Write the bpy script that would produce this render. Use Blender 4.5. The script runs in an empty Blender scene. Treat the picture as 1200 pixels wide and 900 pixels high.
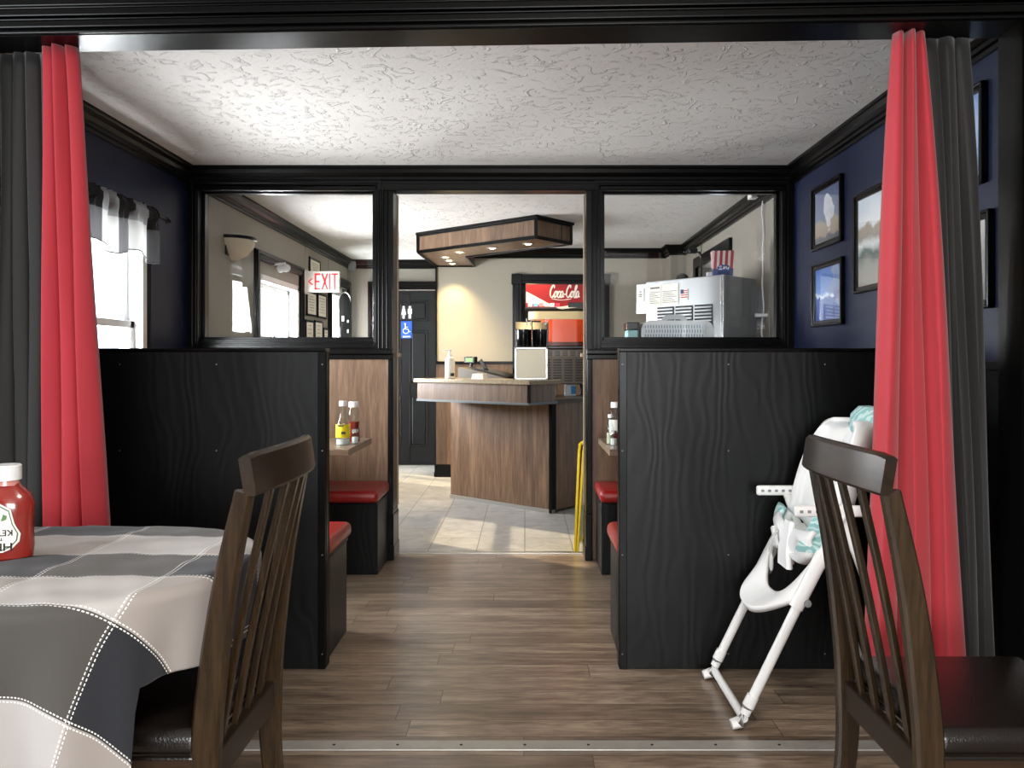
import bpy, bmesh, math, random
from mathutils import Vector, Matrix
random.seed(7)
PI = math.pi
S = bpy.context.scene
COL = S.collection

# ------------------------------------------------------------------ camera
H = 1.21                                   # eye height
cam = bpy.data.cameras.new('camera'); cam_o = bpy.data.objects.new('camera', cam); COL.objects.link(cam_o)
cam_o.location = (0, 0, H); cam_o.rotation_euler = (PI/2, 0, 0)
cam.sensor_fit = 'HORIZONTAL'; cam.sensor_width = 36; cam.lens = 27
cam.shift_x = -15/1200; cam.shift_y = -26/1200; cam.clip_start = 0.05
S.camera = cam_o

# ------------------------------------------------------------------ colour management, world, sun, daylight
vs = S.view_settings
vs.view_transform = 'Standard'; vs.look = 'None'; vs.gamma = 1; vs.use_curve_mapping = False
vs.exposure = 0.8
cy = S.cycles
cy.use_denoising = True; cy.max_bounces = 10; cy.diffuse_bounces = 5; cy.glossy_bounces = 5
cy.transmission_bounces = 8; cy.transparent_max_bounces = 16
cy.sample_clamp_indirect = 4; cy.caustics_reflective = False; cy.caustics_refractive = False

W = bpy.data.worlds.new('sky'); S.world = W; W.use_nodes = True
wb = W.node_tree.nodes['Background']; wb.inputs[0].default_value = (.78, .89, 1, 1); wb.inputs[1].default_value = 3.0

def light(name, kind, loc, aim, energy, color, size=None, size_y=None, parent=None, **kw):
    d = bpy.data.lights.new(name, kind); o = bpy.data.objects.new(name, d); COL.objects.link(o)
    d.energy = energy; d.color = color
    if size is not None:
        if kind == 'AREA':
            d.shape = 'RECTANGLE'; d.size = size; d.size_y = size_y or size
    for k, v in kw.items(): setattr(d, k, v)
    o.location = loc
    o.rotation_euler = (Vector(aim) - Vector(loc)).to_track_quat('-Z', 'Y').to_euler()
    if parent: o.parent = parent
    return o

el = math.radians(31)
sd = Vector((.85*math.cos(el), -.527*math.cos(el), -math.sin(el)))
light('sun', 'SUN', (-6, 10, 6), Vector((-6, 10, 6)) + sd, 4.5, (1, .84, .58), angle=.012)
# daylight at the windows: sky light, and light thrown up by the pale ground outside
light('daylight_booth_window', 'AREA', (-2.25, 3.67, 1.43), (.5, 3.67, 1.75), 70, (.93, .97, 1), .9, .85)
light('daylight_lobby_window', 'AREA', (-2.25, 6.49, 1.42), (.5, 6.4, 1.4), 85, (.95, .97, 1), .95, .85)
light('daylight_exit_door', 'AREA', (-2.6, 8.55, 1.0), (0, 8.4, 1.2), 100, (.9, .97, 1), .7, 1.7)
light('daylight_front_window', 'AREA', (.1, -3.35, 1.25), (.1, 4, 1.9), 125, (.96, .98, 1), 2.2, 1.2)
light('daylight_side_window', 'AREA', (-3.32, .3, 1.5), (0, 1.6, .9), 45, (.9, .95, 1), 1.4, 1.1)

light('dining_fill_light', 'AREA', (.2, .6, 2.46), (.2, .8, 0), 22, (1, .93, .82), .6, .6)  # unseen fill light, added to brighten the floor and foreground

# ------------------------------------------------------------------ helpers: objects
def tag(o, label=None, cat=None, group=None, kind=None):
    if label: o['label'] = label
    if cat: o['category'] = cat
    if group: o['group'] = group
    if kind: o['kind'] = kind
    return o
def thing(name, label, cat, loc=(0, 0, 0), rz=0, group=None):
    o = bpy.data.objects.new(name, None); COL.objects.link(o)
    o.empty_display_size = .05
    o.location = loc; o.rotation_euler = (0, 0, rz)
    return tag(o, label, cat, group)
def obj(name, bm, m, parent=None, smooth=False, label=None):
    me = bpy.data.meshes.new(name)
    bmesh.ops.recalc_face_normals(bm, faces=bm.faces[:])
    bm.to_mesh(me); bm.free()
    if isinstance(m, (list, tuple)):
        for q in m: me.materials.append(q)
    else: me.materials.append(m)
    if smooth:
        for p in me.polygons: p.use_smooth = True
        try: me.set_sharp_from_angle(angle=math.radians(38))
        except Exception: pass
    o = bpy.data.objects.new(name, me); COL.objects.link(o)
    if parent: o.parent = parent
    if label: o['label'] = label
    return o
def struct(name, bm, m, parent=None, smooth=False):
    o = obj(name, bm, m, parent, smooth)
    if not parent: o['kind'] = 'structure'
    return o
def copy_thing(root, loc, rz=None, label=None):
    r = root.copy(); COL.objects.link(r); r.location = loc
    if rz is not None: r.rotation_euler = (0, 0, rz)
    if label: r['label'] = label
    for ch in list(root.children):
        c = ch.copy(); COL.objects.link(c); c.parent = r
        for g in list(ch.children):
            d = g.copy(); COL.objects.link(d); d.parent = c
    return r

# ------------------------------------------------------------------ helpers: shapes
def B(): return bmesh.new()
def merge(bm, t, M=None):
    if M is not None: bmesh.ops.transform(t, matrix=M, verts=t.verts[:])
    me = bpy.data.meshes.new('t'); t.to_mesh(me); t.free()
    bm.from_mesh(me); bpy.data.meshes.remove(me)
def box(bm, a, b, bev=0, M=None, seg=2, mi=0):
    t = bmesh.new()
    lo = [min(a[i], b[i]) for i in range(3)]; hi = [max(a[i], b[i]) for i in range(3)]
    bmesh.ops.create_cube(t, size=1)
    for v in t.verts: v.co = Vector([(lo[i]+hi[i])/2 + v.co[i]*(hi[i]-lo[i]) for i in range(3)])
    if bev: bmesh.ops.bevel(t, geom=t.edges[:], offset=bev, segments=seg, affect='EDGES', profile=.5)
    for f in t.faces: f.material_index = mi
    merge(bm, t, M); return bm
def prism(bm, poly, z0, z1, M=None, bev=0, mi=0):
    t = bmesh.new()
    lo = [t.verts.new((p[0], p[1], z0)) for p in poly]; hi = [t.verts.new((p[0], p[1], z1)) for p in poly]
    n = len(poly)
    t.faces.new(lo[::-1]); t.faces.new(hi)
    for i in range(n): t.faces.new((lo[i], lo[(i+1) % n], hi[(i+1) % n], hi[i]))
    if bev: bmesh.ops.bevel(t, geom=t.edges[:], offset=bev, segments=2, affect='EDGES', profile=.5)
    for f in t.faces: f.material_index = mi
    merge(bm, t, M); return bm
def lathe(bm, prof, c=(0, 0, 0), n=24, sx=1, sy=1, a0=0, a1=2*PI, M=None):
    t = bmesh.new(); full = abs(a1-a0-2*PI) < 1e-6
    k = n if full else n+1
    rings = []
    for r, z in prof:
        if r < 1e-6: rings.append([t.verts.new((c[0], c[1], c[2]+z))])
        else: rings.append([t.verts.new((c[0]+r*sx*math.cos(a0+(a1-a0)*i/n), c[1]+r*sy*math.sin(a0+(a1-a0)*i/n), c[2]+z)) for i in range(k)])
    for A, Bq in zip(rings, rings[1:]):
        for i in range(n):
            j = (i+1) % k
            if len(A) == 1 and len(Bq) == 1: continue
            if len(A) == 1: t.faces.new((A[0], Bq[i], Bq[j]))
            elif len(Bq) == 1: t.faces.new((A[i], A[j], Bq[0]))
            else: t.faces.new((A[i], A[j], Bq[j], Bq[i]))
    merge(bm, t, M); return bm
def sweep(bm, pts, sec, up=(0, 0, 1), closed=False, cap=True):
    """sec(i, t) -> list of (side, up) offsets; swept along pts"""
    t = bmesh.new(); P = [Vector(p) for p in pts]; n = len(P); rings = []
    for i in range(n):
        if closed: d = P[(i+1) % n]-P[i-1]
        else: d = P[min(i+1, n-1)]-P[max(i-1, 0)]
        d.normalize(); u = Vector(up)
        s = d.cross(u)
        if s.length < 1e-4: s = d.cross(Vector((1, 0, 0)))
        s.normalize(); u2 = s.cross(d).normalized()
        rings.append([t.verts.new(P[i]+s*a+u2*b) for a, b in sec(i, i/max(1, n-1))])
    m = len(rings[0])
    for i in range(n if closed else n-1):
        A, Bq = rings[i], rings[(i+1) % n]
        for k in range(m): t.faces.new((A[k], A[(k+1) % m], Bq[(k+1) % m], Bq[k]))
    if cap and not closed: t.faces.new(rings[0][::-1]); t.faces.new(rings[-1])
    merge(bm, t); return bm
def tube(bm, pts, r, n=10, closed=False):
    rf = r if callable(r) else (lambda t: r)
    return sweep(bm, pts, lambda i, t: [(rf(t)*math.cos(2*PI*k/n), rf(t)*math.sin(2*PI*k/n)) for k in range(n)], up=(.12, .33, .93), closed=closed)
def bar(bm, pts, w, h, up=(0, 0, 1), bev=.2):
    """rounded-rectangle section w x h swept along pts"""
    def sec(i, t):
        ww = w(t) if callable(w) else w; hh = h(t) if callable(h) else h
        c = bev*min(ww, hh); a, b = ww/2, hh/2
        return [(a-c, -b), (a, -b+c), (a, b-c), (a-c, b), (-a+c, b), (-a, b-c), (-a, -b+c), (-a+c, -b)]
    return sweep(bm, pts, sec, up)
def smooth_pts(pts, n=6):
    P = [Vector(p) for p in pts]; out = []
    for i in range(len(P)-1):
        p0, p1, p2, p3 = P[max(i-1, 0)], P[i], P[i+1], P[min(i+2, len(P)-1)]
        for k in range(n):
            t = k/n
            out.append(.5*((2*p1)+(p2-p0)*t+(2*p0-5*p1+4*p2-p3)*t*t+(3*p1-p0-3*p2+p3)*t**3))
    out.append(P[-1]); return out
def text(bm, s, size, M, depth=.0006, xs=1, align='CENTER', bold=0):
    c = bpy.data.curves.new('t', 'FONT'); c.body = s; c.size = size; c.extrude = depth; c.align_x = align; c.align_y = 'CENTER'; c.offset = bold
    o = bpy.data.objects.new('t', c); COL.objects.link(o)
    me = bpy.data.meshes.new_from_object(o)
    t = bmesh.new(); t.from_mesh(me)
    bmesh.ops.scale(t, vec=(xs, 1, 1), verts=t.verts[:])
    bpy.data.objects.remove(o); bpy.data.curves.remove(c); bpy.data.meshes.remove(me)
    merge(bm, t, M); return bm
def facing(x, y, z, rz=0):           # local XY plane stands up, its front towards -Y
    return Matrix.Translation((x, y, z)) @ Matrix.Rotation(rz, 4, 'Z') @ Matrix.Rotation(PI/2, 4, 'X')
def rot_prof(M, pts): return [M @ Vector(p) for p in pts]

# ------------------------------------------------------------------ helpers: materials
def lin(h):
    h = h.lstrip('#'); v = [int(h[i:i+2], 16)/255 for i in (0, 2, 4)]
    return tuple([c/12.92 if c <= .04045 else ((c+.055)/1.055)**2.4 for c in v]+[1])
class NT:
    def __init__(s, name):
        s.m = bpy.data.materials.new(name); s.m.use_nodes = True; s.t = s.m.node_tree
        s.b = s.t.nodes['Principled BSDF']; s.out = s.t.nodes['Material Output']
    def n(s, typ, ins=None, **kw):
        q = s.t.nodes.new(typ)
        for k, v in kw.items(): setattr(q, k, v)
        for k, v in (ins or {}).items(): s.set(q.inputs[k], v)
        return q
    def set(s, sock, v):
        if isinstance(v, bpy.types.NodeSocket): s.t.links.new(v, sock)
        elif isinstance(v, bpy.types.Node): s.t.links.new(v.outputs[0], sock)
        else: sock.default_value = v
    def P(s, **kw):
        names = dict(color='Base Color', rough='Roughness', metal='Metallic', spec='Specular IOR Level', normal='Normal', trans='Transmission Weight', ior='IOR', coat='Coat Weight', sheen='Sheen Weight', em='Emission Color', ems='Emission Strength', sub='Subsurface Weight', alpha='Alpha', coatr='Coat Roughness')
        for k, v in kw.items(): s.set(s.b.inputs[names[k]], v)
        return s
    def co(s, which='Object', scale=(1, 1, 1), rot=(0, 0, 0), loc=(0, 0, 0)):
        c = s.n('ShaderNodeTexCoord')
        return s.n('ShaderNodeMapping', {0: c.outputs[which], 'Scale': scale, 'Rotation': rot, 'Location': loc}).outputs[0]
    def noise(s, vec, scale=5, detail=4, rough=.5, dist=0):
        return s.n('ShaderNodeTexNoise', {'Vector': vec, 'Scale': scale, 'Detail': detail, 'Roughness': rough, 'Distortion': dist}).outputs[0]
    def ramp(s, fac, stops, interp='LINEAR'):
        r = s.n('ShaderNodeValToRGB', {0: fac}); e = r.color_ramp; e.interpolation = interp
        while len(e.elements) < len(stops): e.elements.new(.5)
        for q, (p, c) in zip(e.elements, stops):
            q.position = p; q.color = c if not isinstance(c, (int, float)) else (c, c, c, 1)
        return r.outputs[0]
    def mix(s, fac, a, b, mode='MIX'):
        q = s.n('ShaderNodeMix', data_type='RGBA', blend_type=mode)
        s.set(q.inputs[0], fac); s.set(q.inputs[6], a); s.set(q.inputs[7], b); return q.outputs[2]
    def math(s, op, a, b=0, c=None):
        q = s.n('ShaderNodeMath', {0: a, 1: b}, operation=op)
        if c is not None: s.set(q.inputs[2], c)
        return q.outputs[0]
    def bump(s, h, strength=.3, dist=.01):
        return s.n('ShaderNodeBump', {'Height': h, 'Strength': strength, 'Distance': dist}).outputs[0]
    def sep(s, vec):
        q = s.n('ShaderNodeSeparateXYZ', {0: vec}); return q.outputs
def plain(name, col, rough=.5, metal=0, bumpy=0, bscale=200, var=0, **kw):
    t = NT(name); c = lin(col)
    co = t.co('Object')
    if var:
        n = t.noise(co, bscale*.1, 3)
        d = tuple(x*(1-var) for x in c[:3])+(1,); t.P(color=t.mix(n, d, c))
    else: t.P(color=c)
    t.P(rough=rough, metal=metal)
    if bumpy: t.P(normal=t.bump(t.noise(co, bscale, 3), bumpy, .004))
    if kw: t.P(**kw)
    return t.m
def wood(name, cols, axis='Z', scale=1.0, rough=.4, bump=.15, plank=None):
    """long-grained wood; axis = grain direction"""
    t = NT(name); sc = {'X': (.09, 1, 1), 'Y': (1, .09, 1), 'Z': (1, 1, .09)}[axis]
    co = t.co('Object', tuple(x*scale for x in sc))
    n1 = t.noise(co, 16, 6, .62, .6); n2 = t.noise(co, 70, 3, .6, .2)
    f = t.math('MULTIPLY_ADD', n2, .4, t.math('MULTIPLY', n1, .65))
    c = t.ramp(f, [(.3, lin(cols[0])), (.52, lin(cols[1])), (.75, lin(cols[2]))])
    if plank:                                              # board joints every `plank` m, across the grain
        o = t.co('Object'); xyz = t.sep(o); h = t.math('ADD', xyz[0], t.math('MULTIPLY', xyz[1], -.75)) if axis == 'Z' else xyz[1]
        q = t.math('DIVIDE', h, plank)
        wn = t.n('ShaderNodeTexWhiteNoise', {'W': t.math('FLOOR', q)}, noise_dimensions='1D').outputs[0]
        c = t.mix(1, c, t.ramp(wn, [(0, .72), (1, 1.0)]), 'MULTIPLY')
        fr = t.math('FRACT', q); c = t.mix(t.math('LESS_THAN', fr, .015), c, lin('#2a2019'))
    t.P(color=c, rough=rough, normal=t.bump(f, bump, .003))
    return t.m

M = {}
M['black_trim'] = plain('black_gloss_trim', '#040404', .28, bumpy=.05, bscale=30, spec=.2)
M['black_satin'] = plain('black_satin_paint', '#050506', .36, bumpy=.08, bscale=60, spec=.2)
M['black_plastic'] = plain('black_plastic', '#0e0e0f', .3)
M['navy'] = plain('navy_wall_paint', '#0b142e', .5, bumpy=.12, bscale=140, spec=.3)
M['black_rubber'] = plain('black_rubber', '#0a0a0a', .7)
M['white_plastic'] = plain('white_plastic', '#eeeeee', .35)
M['white_paint'] = plain('white_window_paint', '#e4e6e6', .4)
M['paper'] = plain('white_paper', '#e9e6da', .8)
M['ink'] = plain('dark_ink', '#2b2b2d', .8)
M['greywall'] = plain('grey_beige_wallpaper', '#8f8a80', .6, bumpy=.5, bscale=90, var=.06)
M['beige'] = plain('beige_wall', '#a19c8e', .6, bumpy=.4, bscale=90, var=.05)
M['chrome'] = plain('brushed_metal', '#c4c2bd', .3, 1, bumpy=.05, bscale=200)
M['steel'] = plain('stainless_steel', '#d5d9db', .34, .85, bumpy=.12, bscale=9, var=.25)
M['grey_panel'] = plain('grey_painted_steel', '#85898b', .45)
M['frame_room_wall'] = plain('dining_room_wall', '#7c7a78', .7)
M['concrete'] = plain('pale_concrete', '#c9c7c2', .9, var=.1, bscale=40)

t = NT('stucco_ceiling'); co = t.co('Object')
n = t.noise(co, 10, 5, .6, 2.2); r = t.ramp(n, [(.56, 0), (.62, .8), (.66, 1), (.72, .35)])
n2 = t.noise(co, 55, 3, .6)
t.P(color=t.mix(t.noise(co, 1.2, 2), lin('#cecbc7'), lin('#dbd9d5')), rough=.62, normal=t.bump(t.math('MULTIPLY_ADD', n2, .22, r), .62, .012)); M['ceiling'] = t.m

t = NT('black_painted_plywood'); co = t.co('Object', (1, 1, .42))
d = t.noise(co, 2.4, 3, .5, 1.0)
w = t.n('ShaderNodeTexWave', {'Vector': co, 'Scale': 7.5, 'Distortion': 26, 'Detail': 2, 'Detail Scale': .55}, wave_type='BANDS', bands_direction='X').outputs[1]
t.P(color=lin('#070809'), rough=.42, spec=.27, normal=t.bump(t.math('MULTIPLY_ADD', w, .45, t.math('MULTIPLY', d, .3)), .17, .004)); M['plywood'] = t.m

M['laminate'] = wood('brown_wood_laminate', ('#3b2c22', '#684f3b', '#8b6f56'), 'Z', 1.0, .42, .12)
M['laminate_boards'] = wood('brown_laminate_boards', ('#3d2e24', '#6a523e', '#8b7059'), 'Z', 1.0, .4, .12, plank=.13)
M['laminate_dark'] = M['laminate']
M['walnut'] = wood('dark_walnut_stain', ('#17100a', '#2d2114', '#453421'), 'Z', 1.4, .25, .08)
M['walnut_flat'] = wood('dark_walnut_stain_rail', ('#140e09', '#241a11', '#34271a'), 'Y', 1.4, .3, .06)
M['walnut_x'] = wood('dark_walnut_stain_apron', ('#21150c', '#38271a', '#4b3524'), 'X', 1.4, .28, .06)
M['tabletop'] = wood('booth_table_laminate', ('#54463a', '#7a6754', '#97836d'), 'X', 1.0, .3, .06)

t = NT('vinyl_plank_floor'); o = t.co('Object')
ox_, oy_, oz_ = t.sep(o)
rowr = t.n('ShaderNodeTexWhiteNoise', {'W': t.math('FLOOR', t.math('DIVIDE', oy_, .118))}, noise_dimensions='1D').outputs[0]
o = t.n('ShaderNodeCombineXYZ', {0: t.math('MULTIPLY_ADD', rowr, 1.22, ox_), 1: oy_, 2: oz_}).outputs[0]
br = t.n('ShaderNodeTexBrick', {'Vector': o, 'Color1': (0, 0, 0, 1), 'Color2': (1, 1, 1, 1), 'Mortar': (.5, .5, .5, 1), 'Scale': 1, 'Mortar Size': .0012, 'Mortar Smooth': .1, 'Bias': 0, 'Brick Width': 1.22, 'Row Height': .118}, offset=0, offset_frequency=2)
shift = t.n('ShaderNodeVectorMath', {0: o, 1: br.outputs[0]}, operation='MULTIPLY_ADD'); t.set(shift.inputs[2], o)
mp = t.n('ShaderNodeMapping', {0: shift.outputs[0], 'Scale': (.11, 1, 1)}).outputs[0]
g1 = t.noise(mp, 14, 6, .65, .5); g2 = t.noise(mp, 60, 4, .6, .2)
g = t.math('MULTIPLY_ADD', g2, .4, t.math('MULTIPLY', g1, .62))
c = t.ramp(g, [(.33, lin('#4d4036')), (.5, lin('#8a7765')), (.68, lin('#bba68f'))])
c = t.mix(1, c, t.ramp(br.outputs[0], [(0, (.6, .58, .57, 1)), (1, (1, 1, 1, 1))]), 'MULTIPLY')
c = t.mix(br.outputs[1], c, lin('#241b15'))
t.P(color=c, rough=t.ramp(g, [(.2, .25), (.8, .36)]), spec=.6, coat=.45, coatr=.22, normal=t.bump(g, .12, .003)); M['planks'] = t.m

t = NT('stone_tile_floor'); o = t.co('Object', (1, 1, 1), (0, 0, PI/2))
br = t.n('ShaderNodeTexBrick', {'Vector': o, 'Color1': (0, 0, 0, 1), 'Color2': (1, 1, 1, 1), 'Mortar': (.5, .5, .5, 1), 'Scale': 1, 'Mortar Size': .004, 'Mortar Smooth': .1, 'Brick Width': .62, 'Row Height': .31}, offset=.5)
n = t.noise(t.co('Object'), 7, 6, .65, .8)
c = t.ramp(n, [(.3, lin('#8d8a85')), (.7, lin('#b4b1ab'))])
c = t.mix(1, c, t.ramp(br.outputs[0], [(0, .9), (1, 1.0)]), 'MULTIPLY'); c = t.mix(br.outputs[1], c, lin('#6e6961'))
t.P(color=c, rough=.33, normal=t.bump(br.outputs[1], -.2, .003)); M['tile'] = t.m

def vinyl(name, col, rough=.28):
    t = NT(name); co = t.co('Object')
    v = t.n('ShaderNodeTexVoronoi', {'Vector': co, 'Scale': 260}).outputs[0]
    t.P(color=lin(col), rough=rough, normal=t.bump(t.math('MULTIPLY_ADD', t.noise(co, 7, 2), 3, v), .12, .004)); return t.m
M['red_vinyl'] = vinyl('red_vinyl', '#8c1616', .3)
M['black_leather'] = vinyl('black_leatherette', '#15110f', .26)

def fabric(name, col, rough=.85, sheen=.2, transl=0):
    t = NT(name); co = t.co('Object'); c = lin(col)
    n = t.noise(co, 420, 2); m_ = t.noise(co, 6, 3)
    t.P(color=t.mix(m_, tuple(x*.88 for x in c[:3])+(1,), c), rough=rough, sheen=sheen, normal=t.bump(n, .15, .002))
    return t.m
M['red_fabric'] = fabric('red_curtain_fabric', '#b22e39')
M['black_fabric'] = fabric('black_curtain_fabric', '#181716', .7)
M['charcoal'] = M['black_fabric']

def plaid(name, cw, ch, ou, ov, cols, stitch, transl=0):
    """woven check from the cloth's own UV (in metres)"""
    t = NT(name); uv = t.co('UV'); x, y, _ = t.sep(uv)
    u = t.math('DIVIDE', t.math('SUBTRACT', x, ou), cw); v = t.math('DIVIDE', t.math('SUBTRACT', y, ov), ch)
    pu = t.math('PINGPONG', t.math('FLOOR', u), 1); pv = t.math('PINGPONG', t.math('FLOOR', v), 1)
    c = t.mix(pv, t.mix(pu, lin(cols[0]), lin(cols[1])), t.mix(pu, lin(cols[2]), lin(cols[3])))
    wv = t.noise(t.co('UV', (1, 1, 1)), 900, 2)
    c = t.mix(1, c, t.ramp(wv, [(.3, .82), (.7, 1.0)]), 'MULTIPLY')
    if stitch:
        def line(a, size, along):
            d = t.math('MULTIPLY', t.math('ABSOLUTE', t.math('SUBTRACT', t.math('FRACT', t.math('ADD', a, .5)), .5)), size)
            band = t.math('LESS_THAN', t.math('ABSOLUTE', t.math('SUBTRACT', d, .0042)), .0013)
            dash = t.math('LESS_THAN', t.math('FRACT', t.math('DIVIDE', along, .0085)), .6)
            return t.math('MULTIPLY', band, dash)
        s1 = line(u, cw, y); s2 = line(v, ch, x)
        c = t.mix(t.math('MAXIMUM', s1, s2), c, lin('#e8e6e2'))
    t.P(color=c, rough=.8, sheen=.15, normal=t.bump(wv, .12, .002))
    if transl:
        tr = t.n('ShaderNodeBsdfTranslucent', {0: c}); mx = t.n('ShaderNodeMixShader', {0: transl, 1: t.b.outputs[0], 2: tr.outputs[0]})
        t.t.links.new(mx.outputs[0], t.out.inputs[0])
    return t.m
M['tablecloth'] = plaid('patchwork_tablecloth', .27, .186, -.755, 1.418, ('#9d9590', '#b6b2b0', '#171a22', '#484541'), True)
M['valance'] = plaid('check_valance', .15, .18, 0, -.08, ('#a8a8a5', '#4c4c4e', '#7a7a7b', '#111112'), False, .16)

def glassy(name, tint=(1, 1, 1, 1), refl=.06, rough=.02):
    t = NT(name)
    a = t.n('ShaderNodeBsdfTransparent', {0: tint}); g = t.n('ShaderNodeBsdfGlossy', {0: (1, 1, 1, 1), 1: rough})
    lw = t.n('ShaderNodeLayerWeight', {0: .5})
    fr = t.math('MULTIPLY_ADD', t.math('POWER', lw.outputs[1], 5), .6, refl*.5)
    mx = t.n('ShaderNodeMixShader', {0: fr, 1: a.outputs[0], 2: g.outputs[0]})
    t.t.links.new(mx.outputs[0], t.out.inputs[0]); return t.m
M['pane'] = glassy('window_glass')
M['tank_wall'] = glassy('tank_plastic', (.95, .95, .93, 1), .004, .1)
M['clear'] = glassy('clear_plastic', (.86, .9, .9, 1))
M['ketchup'] = plain('ketchup_red', '#86241b', .22, coat=.5)
def emit(name, col, s):
    t = NT(name); t.P(color=lin(col), em=lin(col), ems=s, rough=.5); return t.m
M['lamp'] = emit('warm_lamp', '#ffe6b4', 9)
# ------------------------------------------------------------------ the room shell
XL, XR, ZC = -2.07, 1.65, 2.4
YD0, YD1 = 4.71, 4.86                      # dividing wall
YB, YE = 8.1, 9.0                          # lobby back wall, far end wall

struct('floor_planks', box(B(), (-3.6, -3.5, -.08), (2.8, YD1, 0)), M['planks'])
struct('floor_tiles', box(B(), (-2.2, YD1, -.08), (2.8, 11, 0)), M['tile'])
bm = B(); box(bm, (-2.2, 2.46, ZC), (1.9, 11, ZC+.1)); struct('ceiling', bm, M['ceiling'])
struct('ceiling_dining', box(B(), (-3.6, -3.6, 2.5), (2.8, 2.46, 2.6)), M['ceiling'])

def wall_x(name, x0, x1, y0, y1, m, openings=(), z1=ZC):
    """wall in a YZ plane with rectangular openings (ya, yb, za, zb)"""
    bm = B(); ys = y0
    for (a, b, c, d) in sorted(openings):
        box(bm, (x0, ys, 0), (x1, a, z1))
        if c > 0: box(bm, (x0, a, 0), (x1, b, c))
        box(bm, (x0, a, d), (x1, b, z1)); ys = b
    box(bm, (x0, ys, 0), (x1, y1, z1)); return struct(name, bm, m)
WB = (3.15, 4.19, .95, 1.95)               # booth window
WL = (5.96, 7.02, .95, 1.9)                 # lobby window
DL = (8.17, 8.93, 0, 2.05)                 # exit door
wall_x('wall_left_booth', XL-.14, XL, 2.46, YD0, M['navy'], [WB])
wall_x('wall_left_lobby', XL-.14, XL, YD0, 11, M['greywall'], [WL, DL])
wall_x('wall_right_booth', XR, XR+.14, 2.46, YD0, M['navy'])
RO = (6.2, 7.3, 0, 2.1)
wall_x('wall_right_lobby', XR, XR+.14, YD0, 11, M['greywall'], [RO])
struct('wall_pantry', box(box(B(), (XR+.14, 6.0, 0), (2.6, 6.1, ZC)), (2.5, 6.1, 0), (2.6, 7.5, ZC)), M['black_satin'])
# dining room round the camera
bm = B(); box(bm, (-3.6, -3.5, 0), (-3.5, 2.46, 2.5))
struct('wall_dining_left', bm, M['frame_room_wall'])
struct('wall_dining_right', box(B(), (2.7, -3.5, 0), (2.8, 2.46, 2.5)), M['frame_room_wall'])
struct('wall_dining_back', box(B(), (-3.6, -3.6, 0), (2.8, -3.5, 2.5)), M['frame_room_wall'])
# window frames round the two daylight openings of the dining room
def plain_window(name, c, w, h, rz):
    bm = B(); mt = Matrix.Translation(c) @ Matrix.Rotation(rz, 4, 'Z')
    for a, b in (((-w/2-.08, 0, -h/2-.08), (-w/2, .06, h/2+.08)), ((w/2, 0, -h/2-.08), (w/2+.08, .06, h/2+.08)), ((-w/2, 0, h/2), (w/2, .06, h/2+.08)), ((-w/2, 0, -h/2-.08), (w/2, .06, -h/2))):
        box(bm, a, b, .006, mt)
    struct(name, bm, M['white_paint'])
plain_window('window_5', (.1, -3.5, 1.55), 2.3, 1.4, 0)
plain_window('window_6', (-3.5, .3, 1.6), 1.5, 1.2, -PI/2)

# end wall, corridor return and lobby back wall
struct('wall_far', box(B(), (XL-.14, YE, 0), (XR+.14, YE+.12, ZC)), M['greywall'])
BX0 = -.93
bm = B()
PO = (-.03, .79, 1.15, 2.03)               # hatch opening in the back wall
box(bm, (BX0, YB, 0), (PO[0], YB+.12, ZC)); box(bm, (PO[1], YB, 0), (XR, YB+.12, ZC))
box(bm, (PO[0], YB, 0), (PO[1], YB+.12, PO[2])); box(bm, (PO[0], YB, PO[3]), (PO[1], YB+.12, ZC))
box(bm, (BX0, YB+.12, 0), (BX0+.1, YE, ZC))
struct('wall_back', bm, M['beige'])
bm = B(); box(bm, (1.49, 7.85, 0), (XR, YB, ZC)); struct('wall_chase', bm, M['greywall'])

# wainscot, rails and baseboards
bm = B(); box(bm, (BX0-.004, YB-.015, .12), (1.0, YB, 1.185)); struct('trim_wainscot', bm, M['laminate_boards'])
bm = B(); box(bm, (BX0-.01, YB-.03, 1.185), (1.2, YB, 1.215), .004); struct('trim_chair_rail', bm, M['black_trim'])
bm = B(); box(bm, (BX0-.02, YB-.03, 0), (1.2, YB, .13), .006); box(bm, (BX0-.025, YB-.035, 0), (1.2, YB, .05), .006); box(bm, (BX0-.02, YB, 0), (BX0, YE, .13), .004)
struct('baseboard_back', bm, M['black_trim'])
bm = B(); box(bm, (BX0-.012, YB-.02, 1.2), (BX0+.006, YB+.01, ZC-.1)); struct('trim_corner', bm, M['black_trim'])
bm = B(); box(bm, (XR-.02, 2.6, 0), (XR, YD0, 1.18)); box(bm, (XR-.035, 2.6, 1.18), (XR, YD0, 1.215), .004); struct('trim_wainscot_right', bm, M['plywood'])
bm = B(); box(bm, (XL, 2.6, 0), (XL+.02, YD0, .9)); struct('trim_wainscot_left', bm, M['plywood'])
# wallpaper panel joints
bm = B()
for y in (5.0, 7.22, 8.08): box(bm, (XL, y, 0), (XL+.004, y+.012, ZC-.1))
box(bm, (XL, YE-.03, 0), (XL+.03, YE, ZC-.1)); box(bm, (-1.75, YE-.004, 2.1), (-1.74, YE, ZC-.1))
struct('trim_panel_joints', bm, M['greywall'])

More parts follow.
